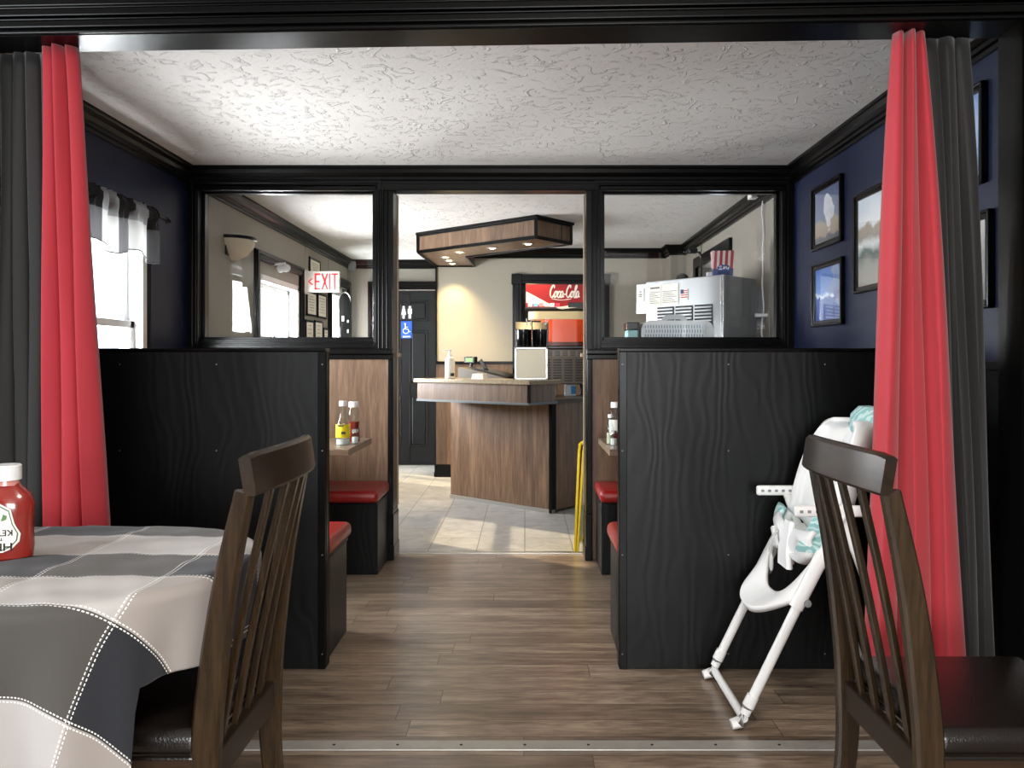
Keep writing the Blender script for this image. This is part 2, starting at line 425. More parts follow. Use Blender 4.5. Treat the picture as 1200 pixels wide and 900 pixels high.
CROWN = [(0, 0), (.066, 0), (.066, .014), (.058, .02), (.05, .042), (.034, .058), (.026, .062), (.026, .078), (.014, .084), (.014, .1), (0, .1)]
def crown(bm, p0, p1, nx, ny, z=ZC, prof=CROWN, e0=0, e1=0):
    """p0->p1 along a wall; (nx, ny) points into the room; e0/e1 mitre the ends"""
    t = bmesh.new(); d = Vector((p1[0]-p0[0], p1[1]-p0[1], 0)).normalized(); R = []
    for p, e, sg in ((p0, e0, 1), (p1, e1, -1)):
        R.append([t.verts.new(Vector((p[0]+nx*a, p[1]+ny*a, z-b)) + d*sg*e*a) for a, b in prof])
    n = len(prof)
    for i in range(n): t.faces.new((R[0][i], R[0][(i+1) % n], R[1][(i+1) % n], R[1][i]))
    t.faces.new(R[0]); t.faces.new(R[1][::-1]); merge(bm, t); return bm
struct('trim_crown_left', crown(crown(B(), (XL, 2.46), (XL, YD0), 1, 0), (XL, YD1), (XL, YE), 1, 0, e1=1), M['black_trim'])
struct('trim_crown_right', crown(crown(B(), (XR, 2.46), (XR, YD0), -1, 0), (XR, YD1), (XR, 7.85), -1, 0, e1=1), M['black_trim'])
bm = B(); crown(bm, (BX0, YB), (1.49, YB), 0, -1, e0=-1, e1=1); crown(bm, (1.49, YB), (1.49, 7.85), -1, 0, e0=1, e1=-1); crown(bm, (1.49, 7.85), (XR, 7.85), 0, -1, e0=-1, e1=1)
crown(bm, (XL, YE), (BX0, YE), 0, -1, e0=1, e1=1); crown(bm, (BX0, YE), (BX0, YB), -1, 0, e0=1, e1=-1)
struct('trim_crown_back', bm, M['black_trim'])
# pale corner block where the left crown meets the end wall
struct('trim_crown_block', box(B(), (XL+.02, YE-.1, ZC-.13), (XL+.1, YE-.02, ZC-.02), .01), M['grey_panel'])

# ------------------------------------------------------------------ dividing wall: posts, header, sills, panels
DX0, DX1 = -.811, .382                     # doorway
bm = B()
box(bm, (XL, YD0, 2.27), (XR, YD1, ZC))                                        # header
box(bm, (XL, YD0, 0), (-2.0, YD1, 2.27)); box(bm, (1.575, YD0, 0), (XR, YD1, 2.27))
box(bm, (-.926, YD0, 0), (DX0, YD1, 2.27)); box(bm, (DX1, YD0, 0), (.476, YD1, 2.27))
box(bm, (-2.0, YD0, 0), (-.926, YD1, 1.345)); box(bm, (.476, YD0, 0), (1.575, YD1, 1.345))
struct('wall_divider', bm, M['black_satin'])
bm = B()
crown(bm, (XL, YD0), (XR, YD0), 0, -1, e0=1, e1=1)
for z0, z1, d in ((2.262, 2.30, .016), (2.255, 2.262, .026)): box(bm, (XL, YD0-d, z0), (XR, YD0, z1), .003)
struct('trim_header', bm, M['black_trim'])
def casing(bm, x0, x1, z0, z1, w=.05, y=YD0, dep=.02, sill=True):
    """stepped frame round an opening in the dividing wall"""
    for o, d, ww in ((0, dep*.55, w), (.006, dep, .018), (.032, dep*.8, .012)):
        a, b, c, e = x0-w+o, x1+w-o, z0-w+o, z1+w-o
        box(bm, (a, y-d, c), (a+ww, y, e), .002); box(bm, (b-ww, y-d, c), (b, y, e), .002)
        box(bm, (a+ww, y-d, e-ww), (b-ww, y, e), .002)
        if sill: box(bm, (a+ww, y-d, c), (b-ww, y, c+ww), .002)
for k, (x0, x1) in enumerate(((-2.0, -.926), (.476, 1.575))):
    bm = B(); casing(bm, x0, x1, 1.345, 2.27, .055)
    # inner stop that holds the glass
    for a, b in (((x0, YD0+.05, 1.345), (x0+.018, YD0+.09, 2.27)), ((x1-.018, YD0+.05, 1.345), (x1, YD0+.09, 2.27)), ((x0, YD0+.05, 1.345), (x1, YD0+.09, 1.363)), ((x0, YD0+.05, 2.252), (x1, YD0+.09, 2.27))): box(bm, a, b, .002)
    f = struct('window_%d' % (k+1), bm, M['black_trim'])
    obj('pane', box(B(), (x0+.01, YD0+.068, 1.355), (x1-.01, YD0+.073, 2.26)), M['pane'], f)
bm = B()
box(bm, (XL, YD0-.05, 1.255), (DX0+.005, YD0, 1.285), .006); box(bm, (DX1-.005, YD0-.05, 1.255), (XR, YD0, 1.285), .006)
box(bm, (XL, YD0-.03, 1.225), (DX0+.003, YD0, 1.255), .004); box(bm, (DX1-.003, YD0-.03, 1.225), (XR, YD0, 1.255), .004)
struct('trim_sill', bm, M['black_trim'])
bm = B(); box(bm, (XL, YD0-.012, 0), (-.835, YD0, 1.225)); box(bm, (.415, YD0-.012, 0), (XR, YD0, 1.225)); struct('trim_laminate_panels', bm, M['laminate'])
bm = B()
for x, s in ((DX0, -1), (DX1, 1)):
    box(bm, (x+s*.026, YD0-.022, 0), (x, YD0, 1.225), .003); box(bm, (x-s*.006, YD0-.012, 0), (x, YD1, 2.26), .002)
    box(bm, (x+s*.03, YD0-.034, 0), (x-s*.012, YD1+.01, .28), .005); box(bm, (x+s*.028, YD0-.028, .28), (x-s*.008, YD1+.004, .305), .004)
    box(bm, (x+s*.03, YD0-.04, 0), (x-s*.016, YD1+.012, .09), .005)
    for o in (.03, .055, .08): box(bm, (x+s*o-.004, YD0-.03, 1.29), (x+s*o+.004, YD0, 2.26), .003)
struct('trim_doorway', bm, M['black_trim'])
bm = B()
for x, s in ((DX0, -1), (DX1, 1)):
    box(bm, (x-s*.004, YD1-.02, .31), (x-s*.012, YD1+.006, 2.26)); 
    box(bm, (x-s*.002, YD1-.03, 1.24), (x-s*.03, YD1+.01, 1.265), .004)
struct('trim_jamb_edge', bm, plain('tan_jamb_edge', '#a08c74', .5))
# metal strips on the floor
bm = B(); box(bm, (DX0-.1, YD1-.02, 0), (DX1+.1, YD1+.02, .006), .002); struct('trim_threshold_tile', bm, M['chrome'])
bm = B(); box(bm, (-1.75, 2.385, 0), (1.5, 2.445, .006), .002)
struct('trim_threshold_dining', bm, plain('worn_white_metal', '#bdb8b0', .4, .4, var=.25, bscale=200))
bm = B()
for i in range(16): lathe(bm, [(0, .0015), (.0042, .0012), (.005, 0)], (-1.6+.2*i, 2.415, .006), 8)
struct('trim_threshold_screws', bm, M['ink'])

# ------------------------------------------------------------------ beam and posts of the opening in front (slightly skewed to the room)
SK = math.atan2(-.109, 3.0)
SM = Matrix.Translation((0, 2.36, 0)) @ Matrix.Rotation(SK, 4, 'Z')
bm = B(); box(bm, (-3.6, 0, 2.235), (2.8, .125, 2.56), 0, SM); box(bm, (1.495, 0, 0), (2.8, .125, 2.235), 0, SM); box(bm, (-3.6, 0, 0), (-1.76, .125, 2.235), 0, SM)
struct('wall_front', bm, M['black_trim'])
bm = B()
for z0, z1, d in ((2.238, 2.25, .012), (2.254, 2.276, .018), (2.279, 2.286, .013), (2.289, 2.312, .02), (2.315, 2.322, .014), (2.325, 2.335, .01)):
    box(bm, (-3, -d, z0), (1.56, 0, z1), .004, SM)
for x0, x1, d in ((1.498, 1.51, .012), (1.514, 1.536, .018), (1.539, 1.546, .013), (1.549, 1.572, .02)):
    box(bm, (x0, -d, 0), (x1, 0, 2.24), .004, SM)
struct('trim_casing_front', bm, M['black_trim'])
bm = B(); box(bm, (1.4985, -.026, 0), (1.5055, -.012, 2.2), .002, SM)
struct('trim_metal_edge', bm, M['chrome'])

# outside: ground and an unseen wall, added to keep sun off the booth window
struct('ground_outside', box(B(), (-14, -6, -.3), (XL-.14, 22, -.12)), M['concrete'])
struct('wall_sun_blocker', box(B(), (-6, -3, -.2), (-4.6, 6.2, 4.2)), M['concrete'])

# ------------------------------------------------------------------ windows and doors in the outside walls
def sash_window(name, wy0, wy1, wz0, wz1, mid):
    """double-hung window in the left wall"""
    bm = B(); x0, x1 = XL-.12, XL-.02
    for a, b in (((wy0, wz0), (wy0+.05, wz1)), ((wy1-.05, wz0), (wy1, wz1)), ((wy0, wz0), (wy1, wz0+.05)), ((wy0, wz1-.05), (wy1, wz1))):
        box(bm, (x0, a[0], a[1]), (x1+.03, b[0], b[1]), .004)
    f = struct(name, bm, M['white_paint'])
    bm = B()
    for xa, za, zb in ((x0+.02, mid-.02, wz1-.05), (x0+.055, wz0+.05, mid+.02)):
        for a, b in (((wy0+.05, za), (wy0+.09, zb)), ((wy1-.09, za), (wy1-.05, zb)), ((wy0+.05, za), (wy1-.05, za+.04)), ((wy0+.05, zb-.04), (wy1-.05, zb))):
            box(bm, (xa, a[0], a[1]), (xa+.03, b[0], b[1]), .003)
    obj('sash', bm, M['white_paint'], f)
    obj('pane', box(B(), (x0+.03, wy0+.08, mid), (x0+.034, wy1-.08, wz1-.08)), M['pane'], f)
    obj('pane', box(B(), (x0+.066, wy0+.08, wz0+.08), (x0+.07, wy1-.08, mid)), M['pane'], f)
    obj('sash_lock', box(B(), (x0+.055, (wy0+wy1)/2-.02, mid+.02), (x0+.08, (wy0+wy1)/2+.02, mid+.035), .004), M['chrome'], f)
    return f
w = sash_window('window_3', *WB, 1.41)
def casing_left(bm, y0, y1, z0, z1, w=.09, dep=.025, bottom=True):
    x = XL
    for o, d, ww in ((0, dep*.6, w), (w*.12, dep, w*.3), (w*.6, dep*.85, w*.2)):
        zb = z0-(w-o if bottom else 0)
        box(bm, (x, y0-w+o, zb), (x+d, y0-w+o+ww, z1+w-o), .003); box(bm, (x, y1+w-o-ww, zb), (x+d, y1+w-o, z1+w-o), .003)
        box(bm, (x, y0-w+o+ww, z1+w-o-ww), (x+d, y1+w-o-ww, z1+w-o), .003)
        if bottom: box(bm, (x, y0-w+o+ww, zb), (x+d, y1+w-o-ww, zb+ww), .003)
bm = B(); casing_left(bm, WB[0], WB[1], WB[2], WB[3], .035, .02); obj('casing', bm, M['black_trim'], w)
w = sash_window('window_4', *WL, 1.4)
bm = B(); casing_left(bm, WL[0]-.02, WL[1]+.02, WL[2], WL[3]+.1, .08, .035); obj('casing', bm, M['black_trim'], w)
obj('blind', box(B(), (XL-.1, WL[0]+.02, WL[3]-.03), (XL-.01, WL[1]-.02, WL[3]+.0), .004), plain('cream_blind', '#cfc4a8', .7), w)
# exit door (glazed, white daylight behind)
bm = B(); casing_left(bm, DL[0], DL[1], 0, DL[3], .1, .035, False)
d = struct('door_1', bm, M['black_trim'])
bm = B(); x = XL-.08
for a, b in (((DL[0], .0), (DL[0]+.09, 2.05)), ((DL[1]-.09, 0), (DL[1], 2.05)), ((DL[0], 1.95), (DL[1], 2.05)), ((DL[0], 0), (DL[1], .25))): box(bm, (x, a[0], a[1]), (x+.045, b[0], b[1]), .004)
lf = obj('door_leaf', bm, M['white_paint'], d)
obj('pane', box(B(), (x+.02, DL[0]+.08, .2), (x+.025, DL[1]-.08, 2.0)), M['pane'], d)
obj('push_bar', tube(B(), [(XL+.03, DL[0]+.1, 1.0), (XL+.03, DL[1]-.1, 1.0)], .014), M['chrome'], d)
# restroom door in the end wall
RX0, RX1 = -1.745, -1.045
bm = B()
for a, b, dp in (((RX0-.09, 0), (RX0, 2.06), .03), ((RX1, 0), (RX1+.09, 2.06), .03), ((RX0-.09, 2.06), (RX1+.09, 2.15), .03), ((RX0-.07, 0), (RX0-.03, 2.09), .042), ((RX1+.03, 0), (RX1+.07, 2.09), .042), ((RX0-.07, 2.09), (RX1+.07, 2.13), .042)):
    box(bm, (a[0], YE-dp, a[1]), (b[0], YE, b[1]), .004)
d = struct('door_2', bm, M['black_trim'])
bm = B(); yd = YE-.022
box(bm, (RX0, yd, .01), (RX1, YE, 2.06))
cx = (RX0+RX1)/2
panels = [(RX0+.09, cx-.05, 1.68, 1.93), (cx+.05, RX1-.09, 1.68, 1.93), (RX0+.09, cx-.05, .95, 1.58), (cx+.05, RX1-.09, .95, 1.58), (RX0+.09, cx-.05, .22, .83), (cx+.05, RX1-.09, .22, .83)]
for a, b, c, e in panels:
    for q in ((a, c, a+.012, e), (b-.012, c, b, e), (a, c, b, c+.012), (a, e-.012, b, e)): box(bm, (q[0], yd-.01, q[1]), (q[2], yd, q[3]), .003)
    box(bm, (a+.026, yd-.012, c+.03), (b-.026, yd, e-.03), .01)
box(bm, (cx-.05, yd-.006, .05), (cx+.05, yd, 2.0), .003)
obj('door_leaf', bm, plain('slate_black_door', '#101213', .4, spec=.3), d)
bm = B(); lathe(bm, [(0, 0), (.028, 0), (.028, .008), (.012, .014), (.012, .04), (.028, .05), (.03, .065), (.02, .078), (0, .08)], (0, 0, 0), 16, M=Matrix.Translation((RX0+.06, yd, .98)) @ Matrix.Rotation(PI/2, 4, 'X'))
obj('door_knob', bm, M['chrome'], d)
bm = B(); box(bm, (RX0-.02, YE-.06, 2.04), (RX1+.02, YE-.0, 2.05), .002); obj('door_head_strip', bm, M['chrome'], d)

# hatch frame in the lobby back wall
bm = B()
a, b, c, e = PO
for q in ((a-.1, c-.1, a, e+.08), (b, c-.1, b+.1, e+.08), (a-.1, e, b+.1, e+.1), (a-.1, c-.1, b+.1, c)): box(bm, (q[0], YB-.03, q[1]), (q[2], YB+.02, q[3]), .005)
for q in ((a-.075, c-.05, a-.03, e+.05), (b+.03, c-.05, b+.075, e+.05), (a-.075, e+.03, b+.075, e+.07)): box(bm, (q[0], YB-.045, q[1]), (q[2], YB, q[3]), .006)
for x0 in (a-.11, b-.0): box(bm, (x0, YB-.05, e-.01), (x0+.11, YB, e+.105), .006)
struct('window_7', bm, M['black_trim'])
struct('wall_kitchen', box(box(B(), (-.8, 8.8, 0), (1.6, 8.9, ZC)), (-.8, 8.22, 0), (-.79, 8.9, ZC)), M['frame_room_wall'])
# dark casing of the opening in the right lobby wall
bm = B()
for q in ((RO[0]-.1, 0, RO[0], RO[3]), (RO[1], 0, RO[1]+.1, RO[3]), (RO[0]-.1, RO[3], RO[1]+.1, RO[3]+.1)): box(bm, (XR-.03, q[0], q[1]), (XR, q[2], q[3]), .005)
struct('door_3', bm, M['black_trim'])
# ================================================================== THINGS, largest first
# ------------------------------------------------------------------ booth partitions and benches
def partition(x0, x1, label, edge):
    """edge = the x of the end that faces the aisle"""
    t = thing('booth_partition', label, 'partition', ((x0+x1)/2, 3.025, 0), 0, 'black booth partitions')
    w = (x1-x0)/2; s = 1 if edge > (x0+x1)/2 else -1
    obj('panel', box(B(), (-w, 0, 0), (w, .022, 1.25), .002), M['plywood'], t)
    bm = B(); box(bm, (s*w, -.004, 0), (s*(w-.03), .06, 1.25), .002); obj('corner_trim', bm, M['black_trim'], t)
    obj('cap', box(B(), (-w, -.006, 1.25), (w, .07, 1.264), .003), M['black_trim'], t)
    obj('back_panel', box(B(), (-w, .04, 0), (w-.0, .06, 1.25)), M['laminate'], t)
    bm = B()
    for zz in (.06, .45, .86, 1.2):
        for k in range(4):
            x = s*(w-.012) if k == 0 else s*(w-.05-.38*k)
            lathe(bm, [(0, .0012), (.0028, .0008), (.003, 0)], (0, 0, 0), 6, M=Matrix.Translation((x, -.0035 if k == 0 else 0, zz)) @ Matrix.Rotation(PI/2, 4, 'X'))
    obj('nail_heads', bm, M['grey_panel'], t)
    return t
partition(XL, -.785, 'black painted plywood booth partition left of the aisle', -.785)
partition(.372, XR, 'black painted plywood booth partition behind the white high chair', .372)

def bench(x0, x1, y0, y1, label, back, aisle):
    """back = +1 when the bench leans on its far side; aisle = +1 when its open end points to +X"""
    t = thing('booth_bench', label, 'bench', ((x0+x1)/2, (y0+y1)/2, 0), 0, 'red booth benches')
    w, d = (x1-x0)/2, (y1-y0)/2
    obj('base', box(B(), (-w, -d+(.05 if back > 0 else 0), 0), (w, d-(0 if back > 0 else .05), .415), .004), M['plywood'], t)
    bm = B()
    e = .012
    box(bm, (-w-(0 if aisle > 0 else e), -d-(.01 if back > 0 else 0), .415), (w+(e if aisle > 0 else 0), d+(0 if back > 0 else .01), .485), .028, seg=4)
    for v in bm.verts:                                       # crown the seat a little
        if v.co.z > .45: v.co.z += .012*max(0, 1-(v.co.x/w)**4)*max(0, 1-(v.co.y/d)**4)
    c = obj('seat_cushion', bm, M['red_vinyl'], t, True)
    bm = B(); box(bm, (-w, -d+.03, .405), (w, d-.03, .416)); obj('seat_board', bm, M['black_satin'], c)
    return t
bench(XL, -.80, 3.087, 3.5, 'red vinyl booth bench backing onto the left black partition', -1, 1)
bench(XL, -.835, 4.31, 4.697, 'red vinyl booth bench against wood panel left of the doorway', 1, 1)
bench(.385, XR, 3.087, 3.5, 'red vinyl booth bench backing onto the right black partition', -1, -1)
bench(.435, XR, 4.31, 4.697, 'red vinyl booth bench against wood panel right of the doorway', 1, -1)

def booth_table(x0, x1, y0, y1, label):
    t = thing('booth_table', label, 'table', ((x0+x1)/2, (y0+y1)/2, 0), 0, 'wood booth tables')
    w, d = (x1-x0)/2, (y1-y0)/2
    obj('tabletop', box(B(), (-w, -d, .735), (w, d, .77), .004), M['tabletop'], t)
    bm = B(); lathe(bm, [(0, .735), (.1, .735), (.1, .72), (.035, .7), (.035, .05), (.12, .02), (.125, 0), (0, 0)], (0, 0, 0), 24)
    obj('pedestal', bm, M['black_satin'], t, True)
booth_table(XL, -.885, 3.86, 4.44, 'wood laminate booth table in the left booth')
booth_table(.425, XR, 3.86, 4.44, 'wood laminate booth table in the right booth')

# ------------------------------------------------------------------ lobby counter
FD = Vector((.77, -.638, 0)).normalized()
def cpoly(a, b, dep):
    a, b = Vector(a), Vector(b); d = (b-a).normalized(); n = Vector((-d.y, d.x)) if d.x*1 > 0 else Vector((d.y, -d.x))
    return [tuple(a), tuple(b), tuple(b+n*dep), tuple(a+n*dep)]
ct = thing('service_counter', 'wood panelled service counter with raised stone bar top beyond the doorway', 'counter')
base = cpoly((-.66, 6.85), (.215, 6.12), .74)
bm = prism(B(), base, .02, .872); obj('base', bm, M['laminate'], ct)
bm = prism(B(), cpoly((-.67, 6.84), (.225, 6.105), .77), .872, .912, bev=.006); obj('worktop', bm, plain('dark_stone_top', '#4a4038', .3, var=.4, bscale=300), ct)
bm = prism(B(), cpoly((-.668, 6.842), (.22, 6.11), .04), 0, .03); obj('toe_strip', bm, M['chrome'], ct)
bm = B(); a = Vector((.215, 6.12)); n = Vector((.64, .768)); d = Vector((.768, -.64))
prism(bm, [tuple(a-d*.025-n*.006), tuple(a+d*.006-n*.006), tuple(a+d*.006+n*.05), tuple(a-d*.025+n*.05)], 0, .87); obj('corner_trim', bm, M['black_trim'], ct)
bar_poly = cpoly((-.92, 6.5), (.03, 5.8), .4)
bm = prism(B(), cpoly((-.91, 6.505), (.025, 5.815), .37), .895, 1.035); obj('bar_apron', bm, M['laminate_boards'], ct)
bm = prism(B(), cpoly((-.945, 6.5), (.035, 5.777), .43), 1.035, 1.07, bev=.007)
t = NT('speckled_stone'); vo = t.n('ShaderNodeTexVoronoi', {'Vector': t.co('Object'), 'Scale': 120}).outputs[1]
t.P(color=t.mix(t.noise(t.co('Object'), 60, 3), lin('#6e6252'), t.mix(.35, lin('#b9a88c'), vo, 'MULTIPLY')), rough=.25); M['stone'] = t.m
obj('bar_top', bm, M['stone'], ct)
bm = B(); prism(bm, cpoly((-.918, 6.498), (.03, 5.799), .392), .88, .897); obj('apron_trim', bm, plain('grey_metal_trim', '#6d7376', .35, .6), ct)
bm = B(); a = Vector((.03, 5.806)); n = Vector((.593, .805)); d = Vector((.805, -.593))
prism(bm, [tuple(a-d*.012-n*.004), tuple(a+d*.004-n*.004), tuple(a+d*.004+n*.02), tuple(a-d*.012+n*.02)], .88, 1.036); obj('apron_corner', bm, M['black_trim'], ct)

# ------------------------------------------------------------------ wood canopy with downlights
cn = thing('ceiling_canopy', 'L-shaped wood canopy hanging from the lobby ceiling over the counter', 'canopy')
CP = [(-.985, 7.09), (.09, 6.23), (.395, 6.575), (-.56, 7.36), (-.53, YB), (-.93, YB)]
obj('core', prism(B(), CP, 2.222, ZC), M['laminate_boards'], cn)
def offset_poly(P, o):
    out = []
    n = len(P)
    for i in range(n):
        p, q, r = Vector(P[i-1]), Vector(P[i]), Vector(P[(i+1) % n])
        d1, d2 = (q-p).normalized(), (r-q).normalized(); n1, n2 = Vector((d1.y, -d1.x)), Vector((d2.y, -d2.x))
        m_ = (n1+n2); m_ /= max(.3, m_.dot(n1)); out.append(tuple(q+m_*o))
    return out
def ring(bm, P, o, z0, z1, w=.02):
    A, Cq = offset_poly(P, o), offset_poly(P, o-w); n = len(P)
    for i in range(n):
        j = (i+1) % n; prism(bm, [A[i], A[j], Cq[j], Cq[i]], z0, z1)
bm = B(); ring(bm, CP, .02, 2.378, ZC); ring(bm, CP, .008, 2.362, 2.378); obj('top_trim', bm, M['black_trim'], cn)
bm = B(); ring(bm, CP, .008, 2.208, 2.236, .016); obj('bottom_trim', bm, M['black_trim'], cn)
for q in CP[:3]:
    obj('corner_trim', box(B(), (q[0]-.014, q[1]-.014, 2.22), (q[0]+.014, q[1]+.014, 2.38)), M['black_trim'], cn)
DLS = [(.03, 6.59, 'first downlight from the right end of the wood canopy'), (-.29, 6.83, 'second downlight from the right end of the wood canopy'), (-.6, 7.08, 'third downlight from the right end, nearest the canopy bend'),
       (-.765, 7.42, 'nearest of three downlights in the canopy arm running to back wall'), (-.755, 7.66, 'middle of three downlights in the canopy arm running to back wall'), (-.745, 7.9, 'downlight in the canopy arm closest to the back wall')]
for i, (x, y, lb) in enumerate(DLS):
    dl = thing('recessed_downlight', lb, 'downlight', (x, y, 2.222), 0, 'canopy downlights')
    bm = B(); lathe(bm, [(.03, -.001), (.045, -.006), (.052, -.002), (.052, 0), (.03, 0), (.03, -.001)], (0, 0, 0), 20); obj('trim_ring', bm, M['chrome'], dl, True)
    bm = B(); lathe(bm, [(0, -.01), (.018, -.008), (.03, -.001), (0, -.0005)], (0, 0, 0), 16); obj('lens', bm, M['lamp'], dl, True)
    light('downlight_beam', 'SPOT', (0, 0, -.02), (0, 0, -1), 30 if i > 2 else 20, (1, .72, .34), parent=dl, spot_size=math.radians(104), spot_blend=.7, shadow_soft_size=.03)

# ------------------------------------------------------------------ dining table, cloth, chairs
TX0, TX1, TY0, TY1, TZ = -1.9, -.645, 1.395, 2.09, .755
tc = ((TX0+TX1)/2, (TY0+TY1)/2)
dt = thing('dining_table', 'dining table hidden under the patchwork cloth', 'table', (tc[0], tc[1], 0))
hw, hd, R = (TX1-TX0)/2, (TY1-TY0)/2, .335
def rr(hw, hd, r, n=10):
    P = []
    for cx_, cy_, a0 in ((hw-r, hd-r, 0), (-hw+r, hd-r, PI/2), (-hw+r, -hd+r, PI), (hw-r, -hd+r, 1.5*PI)):
        for i in range(n+1): P.append((cx_+r*math.cos(a0+i*PI/2/n), cy_+r*math.sin(a0+i*PI/2/n)))
    return P
obj('tabletop', prism(B(), rr(hw-.005, hd-.005, R), TZ-.03, TZ-.002), M['walnut'], dt)
obj('pedestal', lathe(B(), [(0, TZ-.03), (.05, TZ-.03), (.045, .08), (.12, .05), (.26, .03), (.27, 0), (0, 0)], (-.15, 0, 0), 24), M['black_satin'], dt, True)

bm = B(); uvl = bm.loops.layers.uv.new('UVMap')
def sstep(x): x = max(0, min(1, x)); return x*x*(3-2*x)
def drop_len(ang):                                  # hem: short at the right, long in front
    d_ = math.degrees(ang)
    return .178+.21*sstep((-48-d_)/5)*sstep((d_+179)/10) if d_ < 0 else .13
per = []
ic = ((hw-R, hd-R, 0), (-hw+R, hd-R, PI/2), (-hw+R, -hd+R, PI), (hw-R, -hd+R, 1.5*PI))
for k, (cx_, cy_, a0) in enumerate(ic):
    for i in range(61): per.append((cx_, cy_, a0+i*PI/2/60))
    nx_, ny_, _ = ic[(k+1) % 4]; a1 = a0+PI/2
    for i in range(1, 24): per.append((cx_+(nx_-cx_)*i/24, cy_+(ny_-cy_)*i/24, a1))
rows = []; NR, ND = 26, 44
for k in range(NR+ND+1):
    row = []
    for (qx, qy, a0) in per:
        n_ = (math.cos(a0), math.sin(a0)); an = math.atan2(n_[1], n_[0])
        if k <= NR:
            t_ = k/NR; u, v = (qx+n_[0]*R)*t_, (qy+n_[1]*R)*t_; q = Vector((u, v, 0))
        else:
            d = drop_len(an)*(k-NR)/ND; u, v = qx+n_[0]*(R+d), qy+n_[1]*(R+d); rb = .022; arc = rb*PI/2
            if d < arc: th = d/rb; o, z = rb*math.sin(th), -rb*(1-math.cos(th))
            else: o, z = rb, -rb-(d-arc)
            dd = max(0, d-.03); s_ = qx*1.6-an*.55
            front = sstep((-an-.5)/.5) if an < 0 else 0
            o += front*dd*(.10+.085*math.sin(s_*13+1.0)+.05*math.sin(s_*29+.4)) + (1-front)*.012*math.sin(an*11)*min(1, dd/.1)*(.4 if abs(an) < .6 else 1)
            q = Vector((qx+n_[0]*(R+o), qy+n_[1]*(R+o), z))
        wr = .0022*math.sin(u*31+v*13)*math.sin(v*27-u*9)+.0014*math.sin(u*12-v*55)+.001*math.sin(u*70+v*40)
        row.append((bm.verts.new((q.x, q.y, q.z+TZ+.005+wr*(1 if k <= NR else .5))), u+tc[0], v+tc[1]))
    rows.append(row)
m_ = len(per)
for a_, b_ in zip(rows, rows[1:]):
    for i in range(m_):
        j = (i+1) % m_; q = [a_[i], b_[i], b_[j], a_[j]]
        f = bm.faces.new([w_[0] for w_ in q])
        for lp, w_ in zip(f.loops, q): lp[uvl].uv = (w_[1], w_[2])
bmesh.ops.remove_doubles(bm, verts=bm.verts[:], dist=1e-5)
cl = obj('tablecloth', bm, M['tablecloth'], smooth=True); cl.location = (tc[0], tc[1], 0)
sm = cl.modifiers.new('thickness', 'SOLIDIFY'); sm.thickness = .0016; sm.offset = 1
tag(cl, 'grey, navy and cream patchwork tablecloth with white stitching at lower left', 'tablecloth')

def dining_chair(loc, rz, label):
    """seat towards local +X, back near x = 0, width along Y"""
    t = thing('dining_chair', label, 'chair', loc, rz, 'dark wooden dining chairs')
    prof = [(-.035, 0), (0, .24), (.004, .42), (-.004, .55), (-.032, .76), (-.072, .955)]
    for s in (-1, 1):
        pts = smooth_pts([(x, s*.19, z) for x, z in prof])
        bm = bar(B(), pts, .030, lambda k: .036+.02*math.sin(PI*min(1, k*1.02)), up=(1, 0, 0)); obj('back_post', bm, M['walnut'], t, True)
    # curved top rail
    bm = B(); pts = []
    for i in range(17):
        y = -.208+.416*i/16; b = (1-(y/.208)**2)
        pts.append((-.083-.03*b, y, .99+.006*b))
    def sec(i, k):
        e = min(1, min(k, 1-k)*14+.55); h = .04*(.82+.18*e); c = .006
        hb, ht = .041, h
        P = [(-.013, -hb+c), (-.013+c, -hb), (.011, -hb), (.015, -hb+c), (.011, ht-c), (.011-c, ht), (-.013+c, ht), (-.017, ht-c)]
        return [(a-.09*b_*1.0, b_) for a, b_ in [(p[0], p[1]) for p in P]]
    sweep(bm, pts, lambda i, k: [(-a, b_) for a, b_ in sec(i, k)], up=(0, 0, 1)); obj('top_rail', bm, M['walnut_flat'], t, True)
    for k in range(4):
        y = -.114+.076*k; b = (1-(y/.208)**2)
        pts = smooth_pts([(.006, y, .42), (-.01-.008*b, y, .56), (-.042-.02*b, y, .77), (-.079-.028*b, y, .957)])
        obj('slat', bar(B(), pts, .02, .014, up=(1, 0, 0)), M['walnut'], t, True)
    obj('lower_rail', box(B(), (-.012, -.178, .365), (.012, .178, .43), .003), M['walnut_flat'], t)
    # seat, apron, front legs
    bm = B(); box(bm, (.015, -.2, .43), (.43, .2, .487), .022, seg=4)
    for v in bm.verts:
        if v.co.z > .46: v.co.z += .012*max(0, 1-((v.co.x-.22)/.22)**4)*max(0, 1-(v.co.y/.2)**4)
    st = obj('seat', bm, M['black_leather'], t, True)
    obj('piping', tube(B(), [(x, y, .436) for x, y in [(.22+a, b) for a, b in rr(.207, .202, .02, 4)]], .004, 6, closed=True), M['black_leather'], st, True)
    bm = B()
    for a, b in (((.02, -.185, .36), (.42, -.165, .43)), ((.02, .165, .36), (.42, .185, .43)), ((.4, -.18, .36), (.42, .18, .43))): box(bm, a, b, .003)
    obj('apron', bm, M['walnut_x'], t)
    for s in (-1, 1):
        bm = bar(B(), [(.41, s*.172, .43), (.41, s*.172, .2), (.41, s*.172, 0)], lambda k: .036-.01*k, lambda k: .036-.01*k, up=(1, 0, 0)); obj('front_leg', bm, M['walnut'], t, True)
    return t
dining_chair((.79, 1.70, 0), 0, 'dark wooden dining chair on the right, seat facing the black curtain')
dining_chair((-.622, 1.70, 0), PI, 'dark wooden dining chair pulled up to the cloth covered table')

